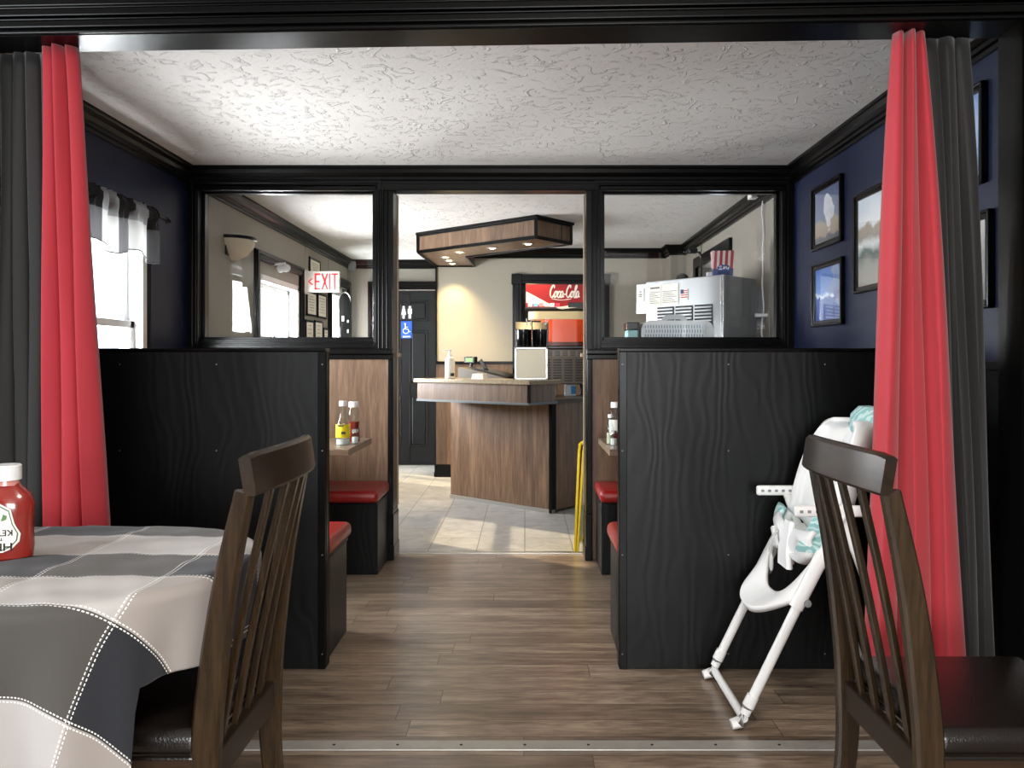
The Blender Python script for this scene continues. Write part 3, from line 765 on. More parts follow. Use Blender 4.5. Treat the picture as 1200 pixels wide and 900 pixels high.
# ------------------------------------------------------------------ curtains in the opening
def curtain(name, top, bot, z0, z1, yc, n, m, label, seed, amp=.022, hem=None):
    rnd = random.Random(seed); ph = [rnd.uniform(-.5, .5) for _ in range(n+2)]; am = [rnd.uniform(.75, 1.2) for _ in range(n+2)]
    bm = B(); NX, NZ = n*16, 44; rows = []
    for j in range(NZ+1):
        k = j/NZ; z = z1+(z0-z1)*k
        kk = k**.85
        xa = top[0]+(bot[0]-top[0])*kk; xb = top[1]+(bot[1]-top[1])*kk; row = []
        for i in range(NX+1):
            s = i/NX; c = s*n; q = int(c); f = c-q
            ck = c+ph[min(q, n)]*.12*k*math.sin(PI*f); w = abs(math.sin(PI*ck))**.62
            a = amp*(.9+.9*k)*(am[min(q, n)]*(1-f)+am[min(q+1, n+1)]*f)
            x = xa+(xb-xa)*s+(xb-xa)/n*.16*math.sin(2*PI*c+1.0)*(.5+.7*k)
            yy = yc+math.tan(SK)*(xa+(xb-xa)*s)
            row.append(bm.verts.new((x, yy+a*.6-a*w*1.3+.007*math.sin(7*k+s*9), z)))
        rows.append(row)
    for j in range(NZ):
        for i in range(NX): bm.faces.new((rows[j][i], rows[j][i+1], rows[j+1][i+1], rows[j+1][i]))
    o = obj(name, bm, m, smooth=True)
    md = o.modifiers.new('thickness', 'SOLIDIFY'); md.thickness = .002; md.offset = 0
    return tag(o, label, 'curtain', 'curtains of the opening')
curtain('curtain', (-1.577, -1.46), (-1.575, -1.345), .15, 2.2345, 2.44, 3, M['red_fabric'], 'red gathered curtain on the left, behind the covered table', 3, .03)
curtain('curtain', (-1.755, -1.57), (-1.755, -1.545), .15, 2.2345, 2.49, 4, M['black_fabric'], 'black pleated curtain at the left edge beside the red one', 5, .014)
curtain('curtain', (1.148, 1.245), (1.045, 1.375), .15, 2.2345, 2.43, 3, M['red_fabric'], 'red gathered curtain on the right, in front of the high chair', 8, .032)
curtain('curtain', (1.255, 1.408), (1.335, 1.49), .15, 2.2345, 2.48, 3, M['black_fabric'], 'black pleated curtain between the right red curtain and the post', 12, .014)

# ------------------------------------------------------------------ high chair
hc = thing('high_chair', 'white folding high chair with teal seat pad by the right partition', 'high chair', (0, 2.73, 0))
YN, YF = -.2, .2
def lx(z): return .70+.49*z
WP = M['white_plastic']
for y in (YN, YF):
    bm = tube(B(), smooth_pts([(lx(.05), y, .05), (lx(.3), y, .3), (lx(.7), y, .7), (lx(.74), y, .74)], 3), .0165, 12); obj('front_leg', bm, WP, hc, True)
    bm = tube(B(), [(lx(.7)+.0, y*.9, .72), (1.2, y*.92, .3), (1.29, y*.94, .03)], .014, 12); obj('rear_leg', bm, WP, hc, True)
    bm = B(); sweep(bm, [(.68, y, .016), (.705, y, .022), (.735, y, .075), (.752, y, .11)], lambda i, k: [((.019+.006*(1-k))*math.cos(2*PI*q/12), (.02 if i else .014)*math.sin(2*PI*q/12)) for q in range(12)], up=(.5, 0, .86))
    obj('foot', bm, WP, hc, True)
    bm = tube(B(), [(lx(.40)-.004, y, .40), (lx(.58), y, .58)], .0235, 14); obj('leg_collar', bm, WP, hc, True)
    bm = lathe(B(), [(0, .004), (.006, .003), (.007, 0)], (0, 0, 0), 10, M=Matrix.Translation((lx(.65), y-.017, .65)) @ Matrix.Rotation(PI/2, 4, 'X')); obj('rivet', bm, M['chrome'], hc)
    bm = lathe(B(), [(0, .012), (.012, .01), (.013, 0)], (0, 0, 0), 12, M=Matrix.Translation((lx(.42)+.018, y-.015, .42)) @ Matrix.Rotation(PI/2, 4, 'X')); obj('knob', bm, M['grey_panel'], hc)
obj('foot_bar', tube(B(), [(.722, YN, .035), (.722, YF, .035)], .0145, 12), WP, hc, True)
obj('rear_bar', tube(B(), [(1.285, YN*.94, .03), (1.285, YF*.94, .03)], .0145, 12), WP, hc, True)
# scooped foot rest between the front legs
bm = B(); NZ_, NY_ = 14, 24; rows = []
for j in range(NY_+1):
    y = YN+(YF-YN)*j/NY_; e = abs(y)/YF; top = .395+.165*e**2.6; lo = .345+.075*e**2.2
    row = []
    for i in range(NZ_+1):
        k = i/NZ_; z = lo+(top-lo)*k
        out = .075*(1-k)*(1-e**3)+.012
        row.append(bm.verts.new((lx(z)-out-.0, y, z)))
    rows.append(row)
for j in range(NY_):
    for i in range(NZ_): bm.faces.new((rows[j][i], rows[j][i+1], rows[j+1][i+1], rows[j+1][i]))
o = obj('foot_rest', bm, WP, hc, True); md = o.modifiers.new('t', 'SOLIDIFY'); md.thickness = .022; md.offset = 0
# seat shell
bm = B(); rows = []
prof = [(.93, .545, .13), (.935, .53, .165), (.97, .525, .175), (1.03, .535, .18), (1.07, .55, .184), (1.09, .60, .185), (1.105, .68, .185), (1.135, .80, .182), (1.17, .90, .172), (1.21, .975, .145), (1.23, 1.0, .08)]
pp = smooth_pts(prof, 4)
for k, q in enumerate(pp):
    row = []
    for j in range(17):
        s = -1+2*j/16; wing = max(0, abs(s)-.62)/.38
        back = min(1, max(0, (q[1]-.55)/.1))
        x = q[0]-.10*wing**1.5*back; z = q[1]+.055*wing**1.5*(1-back)
        row.append(bm.verts.new((x, s*q[2], z)))
    rows.append(row)
for a, b in zip(rows, rows[1:]):
    for j in range(16): bm.faces.new((a[j], a[j+1], b[j+1], b[j]))
o = obj('seat_shell', bm, WP, hc, True); md = o.modifiers.new('t', 'SOLIDIFY'); md.thickness = .016; md.offset = 0
bm = B(); bar(bm, smooth_pts([(.925, 0, .485), (.925, 0, .54), (.935, 0, .6), (.945, 0, .645)], 4), lambda k: .11-.045*k, .022, up=(1, 0, 0), bev=.35); obj('crotch_post', bm, WP, hc, True)
bm = B(); rows = []
for j in range(25):
    s = -1+2*j/24; lo = .575-.09*math.exp(-(s/.33)**2)-.02*math.cos(s*7)*(abs(s) > .45); row = []
    for i in range(9):
        k = i/8; row.append(bm.verts.new((.945+.02*s*s-.018*math.sin(PI*k)+.0*k, s*.178, .625+.02*s*s+(lo-.625)*k)))
    rows.append(row)
for a_, b_ in zip(rows, rows[1:]):
    for i in range(8): bm.faces.new((a_[i], a_[i+1], b_[i+1], b_[i]))
o = obj('front_skirt', bm, WP, hc, True); md = o.modifiers.new('t', 'SOLIDIFY'); md.thickness = .014; md.offset = 0
bm = B(); bar(bm, smooth_pts([(1.085, 0, .66), (1.115, 0, .78), (1.15, 0, .92)], 4), .2, .016, up=(1, 0, 0), bev=.3); obj('back_inset', bm, plain('pale_grey_inset', '#dfe1e1', .4), hc, True)
for y in (YN-.005, YF+.005):
    bm = B(); box(bm, (.885, y-.011, .70), (1.16, y+.011, .738), .009, seg=3, M=Matrix.Rotation(0, 4, 'Y'))
    a_ = obj('tray_arm', bm, WP, hc, True)
    bm = B()
    for i in range(5): box(bm, (.90+.026*i, y-.0125, .714), (.912+.026*i, y+.0125, .724), .002)
    obj('notches', bm, M['grey_panel'], a_)
    obj('arm_bracket', bar(B(), [(1.0, y*.95, .705), (1.03, y*.95, .62), (1.05, y*.95, .56)], .03, .016, up=(0, 1, 0)), WP, hc, True)
t = NT('teal_pattern_fabric'); co = t.co('Object'); ww = t.n('ShaderNodeTexWave', {'Vector': co, 'Scale': 14, 'Distortion': 5, 'Detail': 1, 'Detail Scale': 2}, wave_type='BANDS', bands_direction='DIAGONAL').outputs[1]
t.P(color=t.mix(t.math('GREATER_THAN', ww, .55), lin('#8fbfbf'), lin('#c4dedd')), rough=.85); M['teal'] = t.m
bm = B(); rows = []
for k, q in enumerate(pp[8:]):
    row = []
    for j in range(13):
        s = -1+2*j/12; e = 1-abs(s)**4; back = min(1, max(0, (q[1]-.55)/.1))
        row.append(bm.verts.new((q[0]-.028*back*e-.01-.06*max(0, abs(s)-.62)*back, s*q[2]*.72, q[1]+.03*(1-back)*e+.012+.006*math.sin(k*1.1+j*1.7))))
    rows.append(row)
for r_ in rows[16:]:
    for v in r_: bm.verts.remove(v)
rows = rows[:16]
for a, b in zip(rows, rows[1:]):
    for j in range(12): bm.faces.new((a[j], a[j+1], b[j+1], b[j]))
o = obj('seat_pad', bm, M['teal'], hc, True, 'teal patterned seat pad'); md = o.modifiers.new('t', 'SOLIDIFY'); md.thickness = .02; md.offset = 1
bm = B(); bar(bm, smooth_pts([(.945, YN+.02, .585), (.965, YN+.05, .6), (1.02, YN+.09, .665), (1.05, YN+.11, .7)], 4), .09, .02, up=(0, 0, 1), bev=.4); obj('pad_flap', bm, M['teal'], hc, True, 'teal pad corner folded over the seat')
bm = B(); bar(bm, smooth_pts([(.965, .18, .58), (.965, .195, .625), (.98, .19, .665)], 4), .06, .02, up=(1, 0, 0), bev=.4); obj('pad_flap', bm, M['teal'], hc, True, 'teal pad edge hanging at the far side')
bm = B(); lathe(bm, [(0, 1.055), (.06, 1.05), (.105, 1.02), (.115, .985), (.105, .955), (.0, .95)], (1.225, 0, 0), 24, .42, 1.15); obj('head_pad', bm, M['teal'], hc, True, 'teal patterned head cushion')
bm = B(); tube(bm, smooth_pts([(.92, .06, .60), (.905, .07, .57), (.9, .085, .53), (.905, .09, .50)], 4), .005, 6); lathe(bm, [(.008, -.03), (.014, -.02), (.014, .02), (.008, .03), (.004, .03), (.004, -.03), (.008, -.03)], (.905, .09, .475), 12, .5)
obj('harness_buckle', bm, plain('pale_grey_plastic', '#bdbdbb', .4), hc, True)
bm = B(); bar(bm, smooth_pts([(1.10, -.05, .9), (1.06, -.05, .75), (1.03, -.04, .6)], 4), .02, .003, up=(1, 0, 0)); obj('harness_strap', bm, plain('pale_strap', '#c9cfd0', .8), hc, True)
# ------------------------------------------------------------------ pictures on the navy wall
def picture(y0, y1, z0, z1, art, label, fw=.032):
    yc, zc = (y0+y1)/2, (z0+z1)/2; w, h = (y1-y0)/2, (z1-z0)/2
    t = thing('framed_picture', label, 'picture', (XR, yc, zc), 0, 'framed pictures on the navy wall')
    bm = B()
    for a, b in (((-w, -h), (-w+fw, h)), ((w-fw, -h), (w, h)), ((-w, -h), (w, -h+fw)), ((-w, h-fw), (w, h))):
        box(bm, (-.018, a[0], a[1]), (0, b[0], b[1]), .004)
    for a, b in (((-w, -h), (-w+fw*.4, h)), ((w-fw*.4, -h), (w, h)), ((-w, -h), (w, -h+fw*.4)), ((-w, h-fw*.4), (w, h))):
        box(bm, (-.026, a[0], a[1]), (-.01, b[0], b[1]), .004)
    obj('frame', bm, M['black_trim'], t)
    obj('print', box(B(), (-.010, -w+fw*.8, -h+fw*.8), (-.006, w-fw*.8, h-fw*.8)), art, t)
    obj('glass', box(B(), (-.014, -w+fw*.9, -h+fw*.9), (-.012, w-fw*.9, h-fw*.9)), M['pane'], t)
    return t
def art(name, stops, amp, berg=None, seed=0, slope=0):
    t = NT(name); o = t.co('Object'); x, y, z = t.sep(o)
    nz = t.noise(t.co('Object', (1, 1, 1), loc=(0, seed, 0)), 9, 5, .6)
    h = t.math('ADD', t.math('MULTIPLY_ADD', t.math('SUBTRACT', nz, .5), amp, z), t.math('MULTIPLY', y, slope))
    f = t.math('ADD', t.math('MULTIPLY', h, 2.6), .5)
    c = t.ramp(f, [(p, lin(cc)) for p, cc in stops])
    if berg:
        by, bz, br, bc = berg
        d = t.math('ADD', t.math('ABSOLUTE', t.math('MULTIPLY', t.math('ADD', y, -by), 1.1)), t.math('ABSOLUTE', t.math('MULTIPLY', t.math('ADD', z, -bz), .9)))
        d = t.math('ADD', d, t.math('MULTIPLY', t.math('SUBTRACT', nz, .5), .42))
        c = t.mix(t.math('LESS_THAN', d, br), c, t.mix(nz, lin('#8f97a6'), lin(bc)))
    t.P(color=c, rough=.5); return t.m
A1 = art('iceberg_print', [(.12, '#2c3442'), (.2, '#3a4352'), (.22, '#8b7d6a'), (.42, '#9b9080'), (.46, '#66728c'), (.9, '#525f80')], .1, (0, .03, .095, '#e8e8ea'), 1)
A2 = art('blue_sea_print', [(.1, '#1b3a80'), (.45, '#2c4f96'), (.48, '#dfe7ef'), (.52, '#5f88c4'), (.9, '#2f5da8')], .08, (-.13, .03, .13, '#4f74b4'), 2, .0)
A3 = art('coast_print', [(.2, '#8a8a84'), (.36, '#4f5f5a'), (.47, '#c9cdcb'), (.56, '#8f8a80'), (.68, '#9a8f82'), (.72, '#d4d6d8'), (.95, '#b9c2cc')], .14, None, 3)
A4 = art('pale_sky_print', [(.2, '#5f7896'), (.4, '#7f9ac0'), (.6, '#9fb4d4'), (.9, '#6f8cc0')], .1, None, 4)
A5 = art('grey_photo_print', [(.2, '#6a6a68'), (.5, '#8c8c8a'), (.9, '#b5b5b2')], .2, None, 5)
picture(3.965, 4.37, 1.835, 2.185, A1, 'framed print of a white iceberg, upper one nearest the divider')
picture(3.955, 4.365, 1.405, 1.755, A2, 'framed blue sea print hanging below the iceberg print')
picture(3.37, 3.81, 1.545, 2.03, A3, 'framed coast print half hidden by the red curtain')
picture(2.735, 3.1, 1.85, 2.215, A4, 'upper framed print in the gap between black curtain and post')
picture(2.695, 3.06, 1.4, 1.75, A5, 'lower framed print in the gap between black curtain and post')

# ------------------------------------------------------------------ valance and its rod
rd = thing('curtain_rod', 'black curtain rod over the booth window', 'curtain rod', (XL+.075, 3.7, 2.0))
obj('rod', tube(B(), [(0, -.75, 0), (0, .56, 0)], .007, 10), M['black_trim'], rd, True)
for y in (-.6, .47):
    bm = B(); tube(bm, smooth_pts([(-.075, y, .045), (-.03, y, .05), (0, y, .03), (.01, y, 0), (0, y, -.012)], 4), .005, 8); box(bm, (-.075, y-.012, .01), (-.068, y+.012, .075), .002)
    obj('bracket', bm, M['black_trim'], rd, True)
for y, s in ((.56, 1), (-.75, -1)):
    bm = B()
    for k in range(4): tube(bm, [(.018*math.cos(a)*math.sin(PI*q/6), y+s*.055*q/6, .018*math.sin(a)*math.sin(PI*q/6)) for a in (k*PI/2,) for q in range(7)], .003, 6)
    lathe(bm, [(0, -.008), (.008, 0), (0, .008)], (0, y+s*.06, 0), 10); obj('finial', bm, M['black_trim'], rd, True)
bm = B(); uvl = bm.loops.layers.uv.new('UVMap'); rows = []
NYv, NZv = 130, 18; ya, yb = 3.0, 4.15
for j in range(NZv+1):
    k = j/NZv; z = 2.035-(.262+.012)*k; row = []
    for i in range(NYv+1):
        s = i/NYv; y = ya+(yb-ya)*s
        ruf = (.011*math.sin(s*150)+.006*math.sin(s*83+1)) if k < .26 else (.011*math.sin(s*150)*max(0, 1-(k-.26)*4)+.016*math.sin(s*38+.6)+.008*math.sin(s*71))
        x = XL+.078+(.013 if .1 < k < .24 else 0)+ruf
        row.append((bm.verts.new((x, y, z-(.022*math.sin(s*19+2.0)*k))), y*1.0, -.274*k+.21))
    rows.append(row)
for j in range(NZv):
    for i in range(NYv):
        q = [rows[j][i], rows[j][i+1], rows[j+1][i+1], rows[j+1][i]]; f = bm.faces.new([w_[0] for w_ in q])
        for lp, w_ in zip(f.loops, q): lp[uvl].uv = (w_[1], w_[2])
va = obj('valance', bm, M['valance'], smooth=True); tag(va, 'black and grey check valance gathered over the booth window', 'valance')
bm = B(); tube(bm, [(XL+.078+.016*math.sin(i/60*38+.6)+.008*math.sin(i/60*71), ya+(yb-ya)*i/60, 2.035-.274-.022*math.sin(i/60*19+2.0)) for i in range(61)], .003, 6); obj('hem_trim', bm, M['black_fabric'], va, True)

# ------------------------------------------------------------------ bottles and shakers
def bottle(name, loc, prof, m, label, cat, sx=1, sy=1, n=24):
    t = thing(name, label, cat, loc); return t
def cap(parent, z, r, h, m, name='cap', ribs=True):
    bm = lathe(B(), [(0, h), (r*.93, h), (r, h*.93), (r, 0), (0, 0)], (0, 0, z), 24); return obj(name, bm, m, parent, True)
M['label_white'] = plain('label_paper', '#ece9df', .5)
# big ketchup bottle on the cloth (label upside down)
kb = thing('ketchup_bottle', 'large ketchup bottle with white cap on the patchwork tablecloth', 'bottle', (-1.188, 1.755, TZ+.006), .06)
def ov(prof, sx, sy, bm): return lathe(bm, prof, (0, 0, 0), 40, sx, sy)
bm = ov([(0, 0), (.05, 0), (.06, .006), (.063, .03), (.061, .07), (.062, .1), (.064, .125), (.056, .148), (.036, .165), (.03, .174), (0, .174)], 1, .6, B()); obj('body', bm, M['ketchup'], kb, True)
bm = ov([(.0315, .168), (.03, .176), (.03, .184), (0, .184)], 1, .8, B()); obj('neck', bm, plain('clear_pinkish_neck', '#c98a80', .2), kb, True)
cap(kb, .18, .033, .034, M['white_plastic'])
def ell(x, s=.6, r=.0645): return -r*s*math.sqrt(max(0, 1-(x/r)**2))-.0012
LAB = [(-.033, .118), (-.012, .132), (.012, .132), (.033, .118), (.04, .085), (.05, .062), (.048, .045), (.036, .043), (.036, .03), (.018, .022), (-.018, .022), (-.036, .03), (-.036, .043), (-.048, .045), (-.05, .062), (-.04, .085)]
def curved(bm, P, off, s=.6):
    """polygon (x, z) wrapped on the bottle front"""
    t_ = bmesh.new(); vs_ = [t_.verts.new((x, 0, z)) for x, z in P]; t_.faces.new(vs_)
    bmesh.ops.triangulate(t_, faces=t_.faces[:]); bmesh.ops.subdivide_edges(t_, edges=t_.edges[:], cuts=3)
    for v in t_.verts: v.co.y = ell(v.co.x, s)-off
    merge(bm, t_)
bm = B(); curved(bm, LAB, .0008); lb_ = obj('label', bm, M['label_white'], kb)
md = lb_.modifiers.new('t', 'SOLIDIFY'); md.thickness = .0006
bm = B(); curved(bm, [(x*.93, .076+(z-.076)*.93) for x, z in LAB], .0016);
o = obj('label_border', bm, plain('dark_green_border', '#3f5a3c', .5), lb_)
bm = B(); curved(bm, [(x*.89, .076+(z-.076)*.89) for x, z in LAB], .0022); obj('label_face', bm, M['label_white'], lb_)
def wrap_text(s, size, z, off, xs=1):
    t_ = bmesh.new(); text(t_, s, size, Matrix.Identity(4), .0002, xs, bold=.0003)
    for v in t_.verts:
        x, yy = -v.co.x, -v.co.y
        v.co = Vector((x, ell(x)-off-abs(v.co.z)*0, z+yy))
    return t_
bm = B()
for s_, sz, z_, xs in (('HEINZ', .024, .036, 1.1), ('TOMATO', .009, .053, 1), ('KETCHUP', .019, .067, .92), ('EST 1869', .006, .079, 1)):
    q = wrap_text(s_, sz, z_, .0032, xs); merge(bm, q)
obj('label_print', bm, M['ink'], lb_)
bm = B(); curved(bm, [(.011*math.cos(a*PI/8), .102+.008*math.sin(a*PI/8)) for a in range(16)], .0034); obj('label_emblem', bm, plain('tomato_red', '#c62b22', .5), lb_)
bm = B()
for sgn in (-1, 1):
    curved(bm, [(sgn*.016, .092), (sgn*.026, .096), (sgn*.028, .104), (sgn*.02, .108), (sgn*.021, .1)], .0034)
obj('label_leaves', bm, plain('leaf_green', '#4f7a45', .5), lb_)

# bottles in the booths
def squeeze(loc, label, m, fill=.11, h=.19):
    t = thing('ketchup_bottle', label, 'bottle', loc)
    bm = lathe(B(), [(0, 0), (.03, 0), (.034, .005), (.034, fill*.5), (.03, fill*.8), (.034, fill), (0, fill)], (0, 0, 0), 24, 1, .8); obj('ketchup', bm, m, t, True)
    bm = lathe(B(), [(.035, .002), (.035, .05), (.031, .085), (.035, .12), (.036, .15), (.028, h-.012), (.022, h)], (0, 0, 0), 24, 1, .8); obj('body', bm, M['clear'], t, True)
    cap(t, h, .027, .03, M['white_plastic']); return t
def tall_bottle(loc, label):
    t = thing('sauce_bottle', label, 'bottle', loc)
    bm = lathe(B(), [(0, .002), (.033, .002), (.037, .01), (.037, .1), (.034, .12), (.022, .14), (.019, .17), (.019, .205), (0, .205)], (0, 0, 0), 24); obj('body', bm, M['clear'], t, True)
    bm = lathe(B(), [(.0375, .04), (.0378, .041), (.0378, .108), (.0375, .109)], (0, 0, 0), 24, a0=-PI*1.0, a1=PI*.25); lb2 = obj('label', bm, plain('yellow_label', '#e6d21c', .5), t, True)
    obj('label_heading', box(B(), (-.02, -.0405, .1), (.012, -.036, .107)), M['ink'], lb2); obj('label_mark', box(B(), (.0, -.0395, .058), (.022, -.034, .072)), M['ink'], lb2)
    bm = lathe(B(), [(0, .003), (.034, .003), (.0345, .03), (0, .03)], (0, 0, 0), 20); obj('contents', bm, plain('pale_vinegar', '#d8dcd6', .3), t, True)
    cap(t, .205, .0205, .027, M['white_plastic']); return t
def shaker(loc, label):
    t = thing('glass_shaker', label, 'shaker', loc)
    bm = lathe(B(), [(0, .001), (.018, .001), (.02, .01), (.017, .055), (.015, .06), (0, .06)], (0, 0, 0), 8); obj('body', bm, M['clear'], t)
    bm = lathe(B(), [(0, .002), (.016, .002), (.0165, .035), (0, .035)], (0, 0, 0), 8); obj('contents', bm, plain('white_salt', '#e9e9e6', .8), t)
    cap(t, .06, .0165, .016, M['chrome'], 'lid'); return t
TB = .77
tall_bottle((-.966, 4.08, TB), 'clear sauce bottle with yellow label on the left booth table')
squeeze((-.945, 4.24, TB), 'ketchup bottle with white cap behind the yellow labelled bottle', M['ketchup'])
shaker((-.915, 4.14, TB), 'small glass shaker between the two bottles on left booth table')
bt = thing('sauce_bottle', 'slim clear bottle beside the ketchup on the right booth table', 'bottle', (.458, 4.12, TB))
obj('body', lathe(B(), [(0, .002), (.018, .002), (.02, .01), (.02, .085), (.012, .115), (.011, .14), (0, .14)], (0, 0, 0), 20), M['clear'], bt, True)
obj('contents', lathe(B(), [(0, .003), (.018, .003), (.018, .06), (0, .06)], (0, 0, 0), 16), plain('pale_contents', '#c9c6a8', .5), bt, True); cap(bt, .14, .012, .018, M['white_plastic'])
kq = squeeze((.497, 4.2, TB), 'ketchup bottle on the right booth table, half behind the partition', M['ketchup'])
bm = lathe(B(), [(.0362, .055), (.0362, .125)], (0, 0, 0), 16, 1, .82, -PI*.95, -PI*.3); obj('label', bm, M['label_white'], kq, True)
shaker((.47, 4.06, TB), 'small glass shaker in front of the bottles on right booth table')

# ------------------------------------------------------------------ folded wet floor sign
ws = thing('wet_floor_sign', 'yellow folded wet floor sign leaning at the right door jamb', 'sign', (.352, 5.03, .004), math.radians(80))
ws.rotation_euler.x = math.radians(2.6)
Y_ = plain('yellow_plastic', '#ecca12', .4)
lean = Matrix.Rotation(math.radians(-4), 4, 'Y') 
for k, (y, s) in enumerate(((-.0085, -1), (.0085, 1))):
    bm = B()
    P = [(-.15, 0), (-.135, 0), (-.10, .05), (.10, .05), (.135, 0), (.15, 0), (.11, .62), (.06, .68), (-.06, .68), (-.11, .62)]
    prism(bm, P, -.008, .008, M=Matrix.Translation((0, y, 0)) @ Matrix.Rotation(s*math.radians(-.5), 4, 'X') @ Matrix.Rotation(PI/2, 4, 'X'), bev=.003)
    pn = obj('panel', bm, Y_, ws)
    obj('pale_panel', box(B(), (-.075, y+s*.008, .2), (.075, y+s*.0102, .5), .001), M['label_white'], pn)
obj('hinge', tube(B(), [(-.05, 0, .68), (.05, 0, .68)], .011, 10), Y_, ws, True)

# ------------------------------------------------------------------ on the counter
BT = 1.07
sb = thing('soap_bottle', 'white pump bottle at the left end of the bar top', 'bottle', (-.63, 6.46, BT))
obj('body', lathe(B(), [(0, 0), (.038, 0), (.042, .006), (.042, .15), (.036, .172), (.016, .185), (0, .185)], (0, 0, 0), 24), plain('milky_plastic', '#eceae0', .35), sb, True)
bm = lathe(B(), [(.016, .183), (.018, .19), (.018, .203), (.006, .207), (.006, .235), (0, .235)], (0, 0, 0), 16); box(bm, (-.012, -.01, .23), (.012, .01, .242), .003); tube(bm, [(0, 0, .238), (-.035, -.01, .238), (-.045, -.012, .228)], .005, 8); obj('pump', bm, M['white_plastic'], sb, True)
bm = B(); box(bm, (-.005, -.046, .02), (.028, -.04, .045), .002, Matrix.Rotation(.3, 4, 'Z')); obj('label_mark', bm, M['ink'], sb)
rg = thing('cash_register', 'grey card terminal with green pole display on the counter', 'cash register', (-.33, 6.88, .912), -.45)
G_ = plain('warm_grey_plastic', '#4f493f', .45)
bm = prism(B(), [(-.22, 0), (.25, 0), (.25, .16), (.2, .17), (-.05, .225), (-.2, .25), (-.22, .245)], -.16, .16, M=Matrix.Rotation(PI/2, 4, 'X'), bev=.008); obj('body', bm, G_, rg)
bm = prism(B(), [(-.1, .238), (.27, .158), (.275, .168), (-.09, .252)], -.13, .13, M=Matrix.Rotation(PI/2, 4, 'X')); obj('keypad', bm, M['black_plastic'], rg)
obj('card_reader', bar(B(), [(.02, -.05, .22), (-.05, -.05, .315)], .03, .014, up=(0, 1, 0)), M['black_plastic'], rg)
obj('display_pole', tube(B(), [(-.2, .05, .23), (-.2, .05, .3)], .014, 10), M['black_plastic'], rg, True)
ds = obj('display', box(B(), (-.26, .02, .285), (-.15, .08, .345), .006), M['black_plastic'], rg)
obj('screen', box(B(), (-.24, .0175, .3), (-.17, .0205, .332)), emit('green_screen', '#5a8a3a', .5), ds)
tp = thing('paper_stack', 'small pale paper stack on the bar top beside the terminal', 'paper', (-.37, 6.27, BT), -.4)
bm = B()
for k in range(4): box(bm, (-.055+.003*k, -.04, .011*k), (.055-.002*k, .04, .011*k+.0105), .001)
obj('sheets', bm, M['paper'], tp)
tp['kind'] = 'thing'

nb = thing('napkin_dispenser', 'square metal framed napkin dispenser on the right bar end', 'dispenser', (.05, 6.11, BT))
bm = B()
for a, b in (((-.13, -.09, 0), (-.112, .08, .255)), ((.112, -.09, 0), (.13, .08, .255)), ((-.13, -.09, .237), (.13, .08, .255)), ((-.13, -.09, 0), (.13, .08, .014)), ((-.12, .07, 0), (.12, .08, .25))): box(bm, a, b, .004)
obj('frame', bm, plain('satin_metal_frame', '#cfcfca', .3, .5), nb)
obj('front_plate', box(B(), (-.113, -.084, .012), (.113, -.07, .238), .002), plain('brushed_front', '#a8a08e', .4, .6, bumpy=.2, bscale=300), nb)
UB = 1.07+.257
for i, (x, lb) in enumerate(((-.062, 'left of two black utensil bins on the napkin dispenser'), (.076, 'right of two black utensil bins on the napkin dispenser'))):
    u = thing('utensil_bin', lb, 'bin', (.05+x*.98, 6.11, UB), 0, 'black utensil bins')
    bm = lathe(B(), [(0, 0), (.058, 0), (.063, .01), (.066, .14), (.061, .14), (.058, .02), (0, .02)], (0, 0, 0), 24, 1, 1.35); obj('body', bm, plain('glossy_black', '#0d0d0f', .12), u, True)
    bm = B(); prism(bm, [(-.065, -.082), (.065, -.082), (.065, .08), (-.065, .08)], 0, .006, M=Matrix.Translation((0, 0, .165)) @ Matrix.Rotation(math.radians(24), 4, 'X'), bev=.002); obj('lid', bm, plain('dark_chrome', '#1c1a19', .35, .3), u)
for i, (x, a, c_) in enumerate(((-.03, .16, 'clear'), (.0, -.05, 'white'), (.06, .3, 'clear'), (.1, .12, 'white'), (.13, .02, 'clear'))):
    st = thing('drinking_straw', ['leftmost straw standing behind the utensil bins', 'second straw from the left behind the utensil bins', 'middle leaning straw behind the utensil bins', 'fourth straw from the left behind the utensil bins', 'rightmost straw behind the utensil bins'][i], 'straw', (.03+x, 6.12, UB+.1), 0, 'straws in the utensil bins')
    obj('stem', tube(B(), [(0, 0, -.06), (a*.35, .01, .13)], .0035, 8), M['white_plastic'], st, True)

# frozen drink machine
ma = thing('drink_machine', 'drink machine with orange tank and red lit header behind the counter', 'drink machine', (.29, 6.75, .912))
bm = B(); box(bm, (-.27, -.13, .105), (.27, .2, .41), .01); obj('base', bm, plain('taupe_machine_body', '#6d6358', .45), ma)
bm = B()
for r in range(9):
    for c_ in range(5): box(bm, (-.235+.095*c_, -.138, .13+.0225*r), (-.235+.095*c_+.07, -.126, .13+.0225*r+.011), .002)
obj('louvres', bm, plain('dark_louvre', '#39332c', .5), ma)
bm = B(); box(bm, (-.255, -.136, .345), (.255, -.125, .4), .002); pl = obj('label_plate', bm, plain('taupe_plate', '#8b8176', .45), ma)
bm = B()
for r in range(3):
    for c_ in range(7): box(bm, (-.23+.066*c_, -.138, .353+.015*r), (-.23+.066*c_+.045, -.135, .359+.015*r))
obj('plate_print', bm, M['ink'], pl)
for x in (-.22, -.04, .22):
    for y in (-.1, .16): obj('leg', lathe(B(), [(0, .105), (.022, .105), (.012, .06), (.01, .012), (.018, .0), (0, 0)], (x, y, 0), 12), M['black_plastic'], ma, True)
obj('tank_tray', box(B(), (-.28, -.15, .41), (.28, .22, .435), .006), M['black_plastic'], ma)
bm = B(); prism(bm, rr(.262, .15, .1, 8), .436, .76, M=Matrix.Translation((0, .03, 0))); obj('tank', bm, M['tank_wall'], ma)
